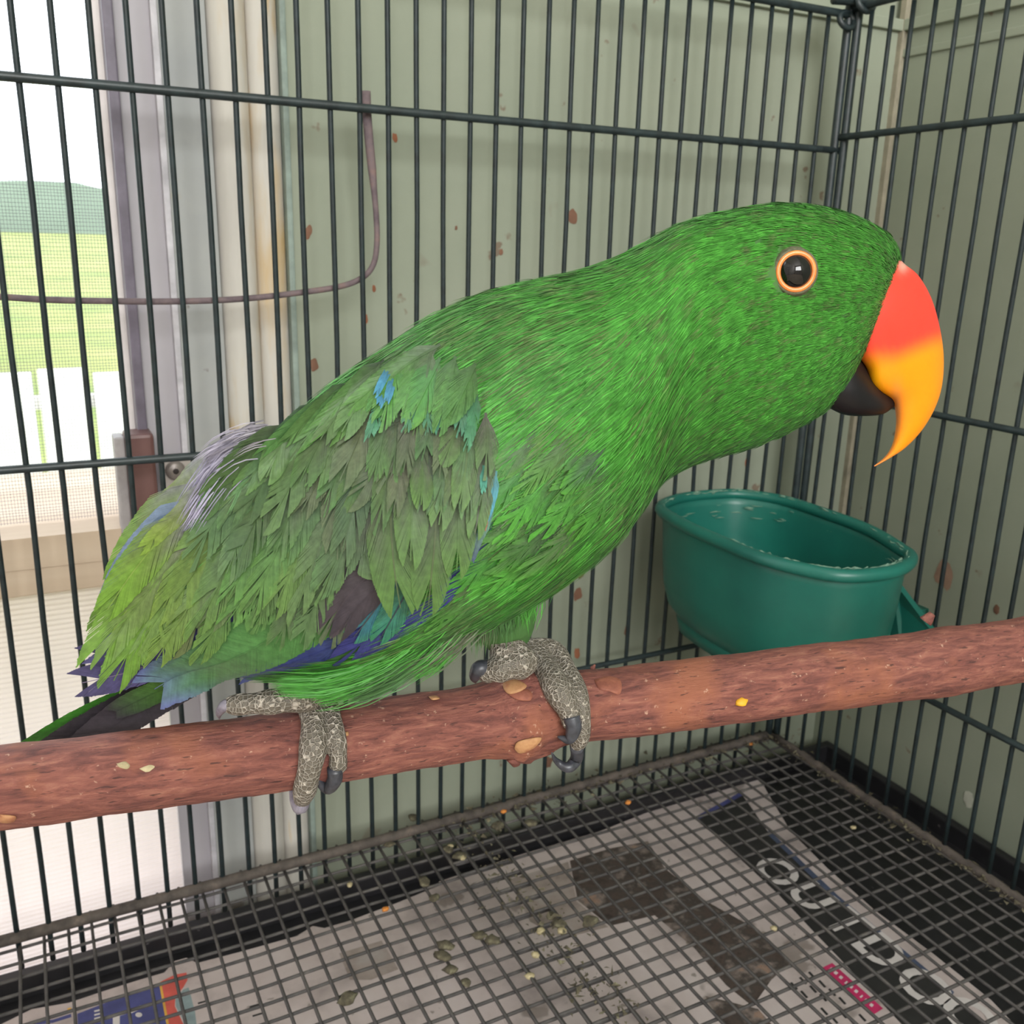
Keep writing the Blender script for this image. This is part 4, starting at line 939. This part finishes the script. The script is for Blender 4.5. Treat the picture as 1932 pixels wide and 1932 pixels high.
# blue feathers showing at the shoulder
for p in ([(742, 690), (725, 712), (706, 742)], [(735, 720), (722, 740), (712, 764)], [(748, 700), (738, 726), (726, 756)]):
    feather(p, 7, [(60, 110, 116), (74, 146, 180), (90, 168, 204)], mirror=False, lay0=.0046, lay1=.0078, nb=26, rag=.3)
# lesser coverts at the shoulder, brighter
row(8, [(740, 690), (800, 660), (860, 680), (900, 700)], [(700, 780), (740, 790), (800, 780), (870, 770)], 24, [[(80, 118, 70), (88, 142, 70), (96, 154, 78)]], bend=(2, -4), mirror=False, lay0=.0040, lay1=.0070, nb=34, rag=.3)
row(7, [(730, 730), (790, 730), (850, 740), (900, 750)], [(700, 800), (760, 800), (830, 790), (885, 800)], 13, [[(74, 112, 80), (82, 140, 104), (88, 150, 120)]], mirror=False, lay0=.0042, lay1=.0070, nb=30, rag=.4)
row(9, [(720, 770), (790, 770), (860, 770), (915, 780)], [(705, 870), (770, 865), (830, 860), (905, 870)], 24, [[(98, 96, 86), (88, 114, 74), (92, 132, 74)]], bend=(3, 0), lay0=.0042, lay1=.0072, nb=36, rag=.3)
row(8, [(740, 830), (800, 820), (860, 830), (920, 840)], [(720, 950), (780, 940), (840, 935), (908, 945)], 25, [[(98, 94, 86), (88, 108, 74), (92, 130, 70)]], bend=(3, 0), lay0=.0040, lay1=.0072, nb=38, rag=.22)
# the big rounded coverts at the wing bend
BIG = [(96, 98, 86), (88, 112, 70), (92, 130, 64), (98, 140, 66)]
feather([(905, 860), (908, 920), (900, 965), (890, 1006)], 25, BIG, lay0=.0034, lay1=.0066, nb=44, rag=.05, rach=(70, 76, 60), tipr=.4)
feather([(868, 900), (866, 960), (862, 1020), (856, 1074)], 34, BIG, lay0=.0038, lay1=.0070, nb=52, rag=.08, tipr=.45)
feather([(828, 950), (822, 1010), (812, 1080), (802, 1140)], 38, BIG, lay0=.0044, lay1=.0080, nb=60, rag=.10, tipr=.45, rach=(70, 84, 50))
feather([(742, 900), (738, 980), (742, 1070), (752, 1146)], 44, BIG, lay0=.0040, lay1=.0076, nb=64, rag=.08, tipr=.5, rach=(70, 84, 50))
feather([(786, 880), (780, 940), (774, 1000), (770, 1056)], 34, BIG, lay0=.0050, lay1=.0086, nb=50, rag=.08, tipr=.3)
feather([(850, 850), (842, 900), (832, 950), (822, 988)], 28, BIG, lay0=.0050, lay1=.0084, nb=44, rag=.14, tipr=.35)
feather([(800, 850), (798, 880), (794, 920), (790, 950)], 24, BIG, lay0=.0054, lay1=.0088, nb=38, rag=.12, tipr=.35)
feather([(885, 820), (882, 860), (872, 910), (862, 950)], 24, BIG, lay0=.0052, lay1=.0084, nb=40, rag=.12, tipr=.4)
# turquoise, red and blue edge of the wing bend
feather([(938, 890), (932, 930), (918, 970), (902, 1000)], 8, [(70, 150, 150), (84, 170, 196), (76, 130, 176)], lay0=.0026, lay1=.0044, nb=30, rag=.1)
feather([(930, 930), (918, 985), (900, 1020), (884, 1060)], 9, [(90, 150, 130), (110, 150, 132), (84, 90, 140)], lay0=.0030, lay1=.0046, nb=30, rag=.15)
feather([(922, 940), (919, 960), (914, 980), (910, 996)], 6, [(206, 76, 62), (216, 84, 70), (206, 80, 70)], lay0=.0040, lay1=.0058, nb=22, rag=.05, mirror=False)
feather([(915, 880), (912, 905), (908, 925)], 7, [(80, 160, 140), (90, 176, 150)], lay0=.0060, lay1=.0080, nb=20, rag=.2, mirror=False)
feather([(880, 970), (886, 990), (888, 1006)], 9, [(70, 130, 140), (84, 150, 170)], lay0=.0028, lay1=.0044, nb=20, rag=.1, mirror=False)

# larger soft feathers of the breast and flank, in front of the wing
BF = [(84, 112, 72), (84, 150, 62), (92, 176, 62)]; BD = [(80, 88, 70), (82, 118, 68), (88, 158, 62)]
for (n_, ba, ti, hw_, cl) in ((6, [(1010, 790), (1100, 800), (1190, 850)], [(930, 870), (1010, 890), (1095, 940)], 30, [BD]),
                              (6, [(1020, 860), (1110, 880), (1170, 900)], [(920, 950), (1000, 990), (1075, 1010)], 30, [BF]),
                              (6, [(1010, 930), (1090, 950), (1140, 970)], [(900, 1025), (970, 1050), (1020, 1040)], 30, [BD]),
                              (6, [(985, 1000), (1060, 1010), (1090, 1030)], [(870, 1100), (920, 1105), (965, 1085)], 28, [BF]),
                              (5, [(890, 1070), (940, 1070), (985, 1060)], [(800, 1170), (850, 1175), (895, 1160)], 24, [BD])):
    row(n_, ba, ti, hw_, cl, bend=(6, 8), jit=12, mirror=False, par=body, lay0=.0004, lay1=.0022, nb=40, rag=.5, camb=.04, tone=.84)

# ---- tail: behind the branch
tail = thing('tail', tuple(plane_w(300, 1280, -.012)), parent=parrot)
def th_(w_, k): return lambda u, v: np.full_like(u, w_) + k * (v - VT)
VT = uv_of(plane_w(250, 1310, -.018))[1]
for i, (p, hw, cols, w_) in enumerate((
        ([(420, 1230), (300, 1290), (180, 1350), (20, 1440)], 22, [(60, 110, 44), (70, 150, 44), (66, 150, 40)], -.028),
        ([(430, 1235), (310, 1285), (170, 1345), (50, 1410)], 16, [(62, 110, 44), (76, 156, 46), (70, 150, 40)], -.024),
        ([(430, 1240), (320, 1302), (200, 1368), (60, 1450)], 44, [(70, 66, 70), (66, 60, 66), (62, 56, 64)], -.016),
        ([(430, 1240), (330, 1304), (236, 1360), (120, 1450)], 42, [(74, 70, 74), (70, 64, 72), (74, 68, 76)], -.012),
        ([(440, 1240), (340, 1290), (270, 1322), (210, 1350)], 30, [(74, 110, 50), (78, 124, 54), (70, 66, 74)], -.009))):
    feather(p, hw, cols, mirror=False, par=tail, h=th_(w_, .55), lay0=0, lay1=.001, nb=60, rag=.04, ang=.10, tipr=.7)

# ---- beak
def horn(name, secs, k, mat, colf, par, ns_=60):
    A = np.array([uv_of(plane_w(*s_[0]))[:2] for s_ in secs]); B_ = np.array([uv_of(plane_w(*s_[1]))[:2] for s_ in secs]); H = np.array([s_[2] for s_ in secs]) * .001
    t = np.linspace(0, len(secs) - 1.0001, ns_); a_ = catmull(A, t); b_ = catmull(B_, t); h = np.clip(catmull(H, t), .0002, 1)
    th = np.linspace(0, 2 * np.pi, k, endpoint=False); c = (a_ + b_) / 2; d = (a_ - b_) / 2
    cs = np.cos(th); sn = np.sign(np.sin(th)) * np.abs(np.sin(th)) ** .85
    uvp = c[:, None] + d[:, None] * cs[None, :, None]
    Vx = (world(uvp[..., 0], uvp[..., 1], np.zeros(uvp.shape[:2])) + WH * (h[:, None] * sn[None])[..., None]).reshape(-1, 3)
    i, j = np.meshgrid(np.arange(ns_ - 1), np.arange(k), indexing='ij'); i = i.ravel(); j = j.ravel(); j2 = (j + 1) % k
    T_ = np.stack([i * k + j, i * k + j2, (i + 1) * k + j2, (i + 1) * k + j], 1)
    return obj(name, mesh_np(name, Vx, T_, colf(project(Vx)) if colf else None), mat, par)
def beak_col(p):
    x, y = p[:, 0], p[:, 1]
    ss = lambda a, b, v: np.clip((v - a) / (b - a), 0, 1) ** 2 * (3 - 2 * np.clip((v - a) / (b - a), 0, 1))
    k = ss(-26, 22, y - (676 - .42 * np.clip(x - 1690, 0, 200) + .25 * np.clip(1650 - x, 0, 60)))[:, None]
    c = lin((238, 66, 50)) * (1 - k) + lin((250, 150, 6)) * k
    e = np.exp(-((x - 1650) / 22) ** 2 - ((y - 712) / 30) ** 2)[:, None] * .7; c = c * (1 - e) + lin((240, 176, 10)) * e
    g = np.exp(-((x - 1692) / 9) ** 2 - ((y - 770) / 40) ** 2)[:, None] * .55; c = c * (1 - g) + lin((196, 130, 90)) * g
    tp_ = ss(840, 882, y)[:, None] * .6; c = c * (1 - tp_) + lin((226, 130, 80)) * tp_
    ce = np.exp(-((x - 1704) / 10) ** 2 - ((y - 500) / 12) ** 2)[:, None] * .8; c = c * (1 - ce) + lin((214, 180, 160)) * ce
    return c
horn('upper_beak', [((1690, 480), (1600, 640), 12.5), ((1707, 498), (1614, 652), 13.5), ((1733, 520), (1619, 672), 14), ((1757, 562), (1634, 694), 13.6), ((1773, 618), (1641, 722), 12.4), ((1780, 672), (1656, 738), 11),
                    ((1777, 725), (1682, 753), 9), ((1764, 768), (1690, 784), 7.4), ((1741, 808), (1689, 815), 5.6), ((1710, 842), (1682, 843), 3.6), ((1680, 863), (1669, 863), 1.8), ((1651, 880), (1649, 879), .2)],
     36, M['beak'], beak_col, parrot, 80)
horn('lower_beak', [((1590, 690), (1535, 752), 9.5), ((1616, 672), (1565, 769), 11), ((1632, 690), (1594, 781), 11.8), ((1648, 716), (1630, 783), 11), ((1668, 736), (1664, 780), 8), ((1688, 750), (1686, 768), 2.5)], 32, M['blackbeak'], None, parrot, 50)

# ---- eyes
ss_, tt_ = np.meshgrid(np.linspace(1, 6, 160), np.linspace(.4, 2.4, 120), indexing='ij')
k = np.argmin(np.sum((project(surf(ss_.ravel(), tt_.ravel())) - np.array([1495, 513])) ** 2, 1)); s1, t1 = ss_.ravel()[k:k + 1], tt_.ravel()[k:k + 1]
for sgn in (1, -1):
    e = 1e-3; P0 = surf(s1, t1 * sgn)[0]; Wd1 = catmull(WD, s1)[0] * sgn
    N = np.cross(surf(s1, t1 * sgn + e) - surf(s1, t1 * sgn - e), surf(s1 + e, t1 * sgn) - surf(s1 - e, t1 * sgn))[0]; N /= np.linalg.norm(N)
    if N @ Wd1 < 0: N = -N
    N = N * .42 + Wd1 * .58; N /= np.linalg.norm(N); P0 = P0 + N * .0020
    e1 = np.cross(VV, N); e1 /= np.linalg.norm(e1); e2 = np.cross(N, e1)
    def ring(prof, k=40):
        V = []; Fc = []
        for (r_, h_) in prof:
            r_ *= .81
            for j in range(k): a_ = j / k * 2 * math.pi; V.append(P0 + e1 * r_ * math.cos(a_) + e2 * r_ * math.sin(a_) + N * h_)
        for i in range(len(prof) - 1):
            for j in range(k): j2 = (j + 1) % k; Fc.append((i * k + j, i * k + j2, (i + 1) * k + j2, (i + 1) * k + j))
        return V, Fc, k
    ey = thing('eye', tuple(P0), parent=parrot)
    V, Fc, k = ring([(.0098, -.0060), (.0080, .0002), (.0075, .0008), (.0070, .0008), (.0067, -.0005)])
    obj('eyelid', mesh_py('eyelid', V, Fc), M['eyeskin'], ey)
    V, Fc, k = ring([(.0071, .0003), (.0070, .0010), (.0066, .0012), (.0060, .0012), (.0055, .0010), (.0052, .0000)])
    obj('iris', mesh_py('iris', V, Fc), M['iris'], ey)
    R_ = .0075; V, Fc, k = ring([(R_ * math.sin(a_), R_ * math.cos(a_) - .0042) for a_ in np.linspace(.82, .02, 12)])
    Fc.append(tuple(11 * k + j for j in range(k)))
    obj('pupil', mesh_py('pupil', V, Fc), M['pupil'], ey)

# ---- feet: toes wrapped over the branch, skinned into one surface each
def foot(ank, toes, claws, name='foot'):
    bm = bmesh.new()
    for P, r in [ank] + toes:
        Vt, Ft = tube(spline(P, 26), np.interp(np.linspace(0, 1, 26), np.linspace(0, 1, len(r)), r) * (1 + .07 * np.sin(np.linspace(0, 1, 26) * 16)), 14)
        vs = [bm.verts.new(tuple(v)) for v in Vt]
        for f_ in Ft: bm.faces.new([vs[q] for q in f_])
        for end in (0, -1):
            c = P[end]; s_ = bmesh.ops.create_icosphere(bm, subdivisions=2, radius=r[end] * .98); bmesh.ops.translate(bm, verts=s_['verts'], vec=Vector(c))
    bmesh.ops.recalc_face_normals(bm, faces=bm.faces)
    me = bpy.data.meshes.new(name); bm.to_mesh(me); bm.free()
    o = obj(name, me, M['scale'], parrot)
    md = o.modifiers.new('skin', 'REMESH'); md.mode = 'VOXEL'; md.voxel_size = .00045; md.use_smooth_shade = True
    m2 = o.modifiers.new('smooth', 'SMOOTH'); m2.iterations = 5; m2.factor = .5
    for P, r, mt_ in claws:
        obj('claw', mesh_py('claw', *tube(spline(P, 18), np.interp(np.linspace(0, 1, 18), np.linspace(0, 1, len(r)), r), 12)), mt_, o)
    return o
def perch_path(pts, r, sink=.35):
    """toe path lying on the branch: px list, each point grown by the toe radius"""
    return [on_perch(x, y, r * (1 - sink)) for x, y in pts]
mm = .001
foot((([plane_w(585, 1262, .006), plane_w(586, 1290, .008), plane_w(578, 1312, .009)]), [6.0 * mm, 5.5 * mm, 5.0 * mm]),
     [(perch_path([(574, 1308), (588, 1335), (592, 1372), (591, 1410), (584, 1450), (576, 1486), (570, 1510)], 4.2 * mm), [4.4 * mm, 4.1 * mm, 3.9 * mm, 3.9 * mm, 3.7 * mm, 3.4 * mm, 2.5 * mm]),
      (perch_path([(598, 1305), (620, 1335), (631, 1375), (637, 1415), (638, 1440), (635, 1452)], 2.9 * mm), [3.6 * mm, 3.1 * mm, 2.8 * mm, 2.8 * mm, 2.7 * mm, 2.3 * mm]),
      ([plane_w(576, 1312, .010), plane_w(530, 1322, .011), plane_w(480, 1327, .010), plane_w(440, 1330, .008)], [4.4 * mm, 3.7 * mm, 3.1 * mm, 2.9 * mm]),
      ([plane_w(580, 1310, .004), plane_w(560, 1322, -.006), plane_w(540, 1332, -.013)], [4.2 * mm, 3.6 * mm, 2.8 * mm])],
     [([on_perch(572, 1506, .0030), on_perch(566, 1524, .0020), on_perch(556, 1514, .0006) - WW * .002, on_perch(549, 1488, -.001) - WW * .003], [2.4 * mm, 2.1 * mm, 1.4 * mm, .3 * mm], M['claw2']),
      ([on_perch(632, 1450, .0032), on_perch(631, 1472, .0030), on_perch(618, 1487, .0018), on_perch(601, 1474, .0006), on_perch(597, 1466, .0000)], [2.3 * mm, 2.2 * mm, 1.9 * mm, 1.0 * mm, .25 * mm], M['claw']),
      ([plane_w(438, 1330, .008), plane_w(424, 1332, .008), plane_w(414, 1344, .006), plane_w(414, 1356, .003)], [2.0 * mm, 1.7 * mm, 1.1 * mm, .2 * mm], M['claw2'])])
foot((([plane_w(955, 1205, .004), plane_w(958, 1228, .006), plane_w(975, 1246, .008)]), [5.2 * mm, 5.6 * mm, 5.4 * mm]),
     [(perch_path([(985, 1236), (1022, 1255), (1046, 1290), (1066, 1326), (1076, 1350), (1074, 1362)], 4.2 * mm), [4.8 * mm, 4.8 * mm, 4.5 * mm, 4.2 * mm, 3.5 * mm, 2.6 * mm]),
      (perch_path([(1000, 1228), (1045, 1232), (1070, 1268), (1088, 1306), (1097, 1345), (1096, 1385), (1088, 1408)], 3.4 * mm), [4.2 * mm, 4.0 * mm, 3.6 * mm, 3.3 * mm, 3.1 * mm, 2.9 * mm, 2.4 * mm]),
      ([plane_w(985, 1248, .009), plane_w(955, 1258, .010), plane_w(925, 1266, .009), plane_w(916, 1268, .008)], [5.2 * mm, 4.4 * mm, 3.6 * mm, 3.2 * mm]),
      ([plane_w(985, 1246, .004), plane_w(970, 1256, -.006), plane_w(955, 1264, -.014)], [4.6 * mm, 3.8 * mm, 2.8 * mm])],
     [([on_perch(1078, 1352, .0040), on_perch(1082, 1374, .0044), on_perch(1073, 1394, .0036), on_perch(1052, 1390, .0012)], [2.8 * mm, 2.5 * mm, 1.8 * mm, .3 * mm], M['claw']),
      ([on_perch(1088, 1408, .0030), on_perch(1088, 1430, .0030), on_perch(1072, 1448, .0022), on_perch(1050, 1436, .0010), on_perch(1041, 1420, .0004)], [2.2 * mm, 2.1 * mm, 1.8 * mm, 1.0 * mm, .2 * mm], M['claw']),
      ([plane_w(918, 1262, .008), plane_w(904, 1262, .009), plane_w(896, 1276, .007), plane_w(897, 1288, .004)], [2.8 * mm, 2.5 * mm, 1.8 * mm, .3 * mm], M['claw'])])

# ================================================================== litter on the mesh
def crumb(r, seed, flat=.5):
    bm = bmesh.new(); bmesh.ops.create_icosphere(bm, subdivisions=2, radius=r)
    for v in bm.verts:
        k = 1 + .45 * noise.noise(v.co * (1.6 / r) + Vector((seed, 0, 0))); v.co = Vector((v.co.x * k * 1.3, v.co.y * k, v.co.z * k * flat))
    me = bpy.data.meshes.new('crumb'); bm.to_mesh(me); bm.free(); me.polygons.foreach_set('use_smooth', [True] * len(me.polygons)); return me
ZM = -.0012
drop_px = [(780, 1540), (700, 1585), (735, 1590), (845, 1600), (870, 1612), (800, 1660), (930, 1770), (905, 1762), (655, 1880), (820, 1690), (835, 1800), (850, 1825), (880, 1850), (840, 1780), (1040, 1725), (1055, 1740), (1115, 1735), (940, 1555), (1000, 1550), (1020, 1495)]
for i, (x, y) in enumerate(drop_px):
    p = onz(x, y, ZM); o = obj('dropping', crumb(.0026 + .0018 * random.random(), i), M['dirt'], None, label='dried dark dropping stuck on the wire mesh floor', cat='dropping', group='droppings on the mesh floor')
    o.location = (p[0], p[1], ZM - .0012); o.rotation_euler = (0, 0, random.random() * 6)
husk_px = [(1490, 1405), (1610, 1560), (850, 1595), (873, 1617), (660, 1668), (1060, 1755), (1020, 1755), (1010, 1800), (1460, 1750), (1000, 1840)]
for i, (x, y) in enumerate(husk_px):
    p = onz(x, y, ZM); o = obj('seed_husk', crumb(.0016 + .0008 * random.random(), 40 + i, .7), M['husk'], None, label='pale seed husk lying on the wire mesh floor', cat='seed husk', group='seed husks on the mesh floor')
    o.location = (p[0], p[1], ZM - .0004); o.rotation_euler = (0, 0, random.random() * 6)
for i, (x, y) in enumerate([(727, 1714), (1416, 1402), (1185, 1513), (950, 1530)]):
    p = onz(x, y, ZM); o = obj('food_crumb', crumb(.0018, 70 + i, .8), M['husk2'], None, label='small orange food crumb on the wire mesh floor', cat='crumb', group='orange crumbs on the mesh floor')
    o.location = (p[0], p[1], ZM - .0004)
q = on_perch(1399, 1324, .0006)
o = obj('food_crumb', crumb(.0018, 90, .8), plain('yellow_crumb', (214, 160, 40), .6), None, label='bright yellow food crumb stuck to the side of the branch', cat='crumb'); o.location = tuple(q)
# loose litter gathered along the bottom rail and the mesh overlap
V = []; T = []; cs = []
def litter(p, r):
    i0 = len(V); a_ = rng.normal(size=(4, 3)) * r; a_[:, 2] *= .5
    for k in a_: V.append(p + k)
    T.extend([(i0, i0 + 1, i0 + 2), (i0, i0 + 2, i0 + 3), (i0, i0 + 3, i0 + 1), (i0 + 1, i0 + 2, i0 + 3)])
for i in range(900):
    u = rng.random()
    if i % 3 == 0: p = np.array([-.30 + .30 * u, -.004 + rng.normal() * .006, .0 + abs(rng.normal()) * .0015])
    elif i % 3 == 1: p = np.array([-.28 + rng.normal() * .010, -.01 - .25 * rng.random(), -.001 + rng.normal() * .0008])
    else: p = np.array([-.004 + rng.normal() * .005, -.25 * u, abs(rng.normal()) * .0015])
    litter(p, .0007 + .0010 * rng.random())
obj('litter', mesh_np('litter', np.array(V), np.array(T), smooth=False), M['dirt'], None, kind='stuff', label='fine dirty litter caught along the bottom rails and mesh overlap', cat='litter')

for o in ROOTS:
    if '_at' in o: del o['_at']
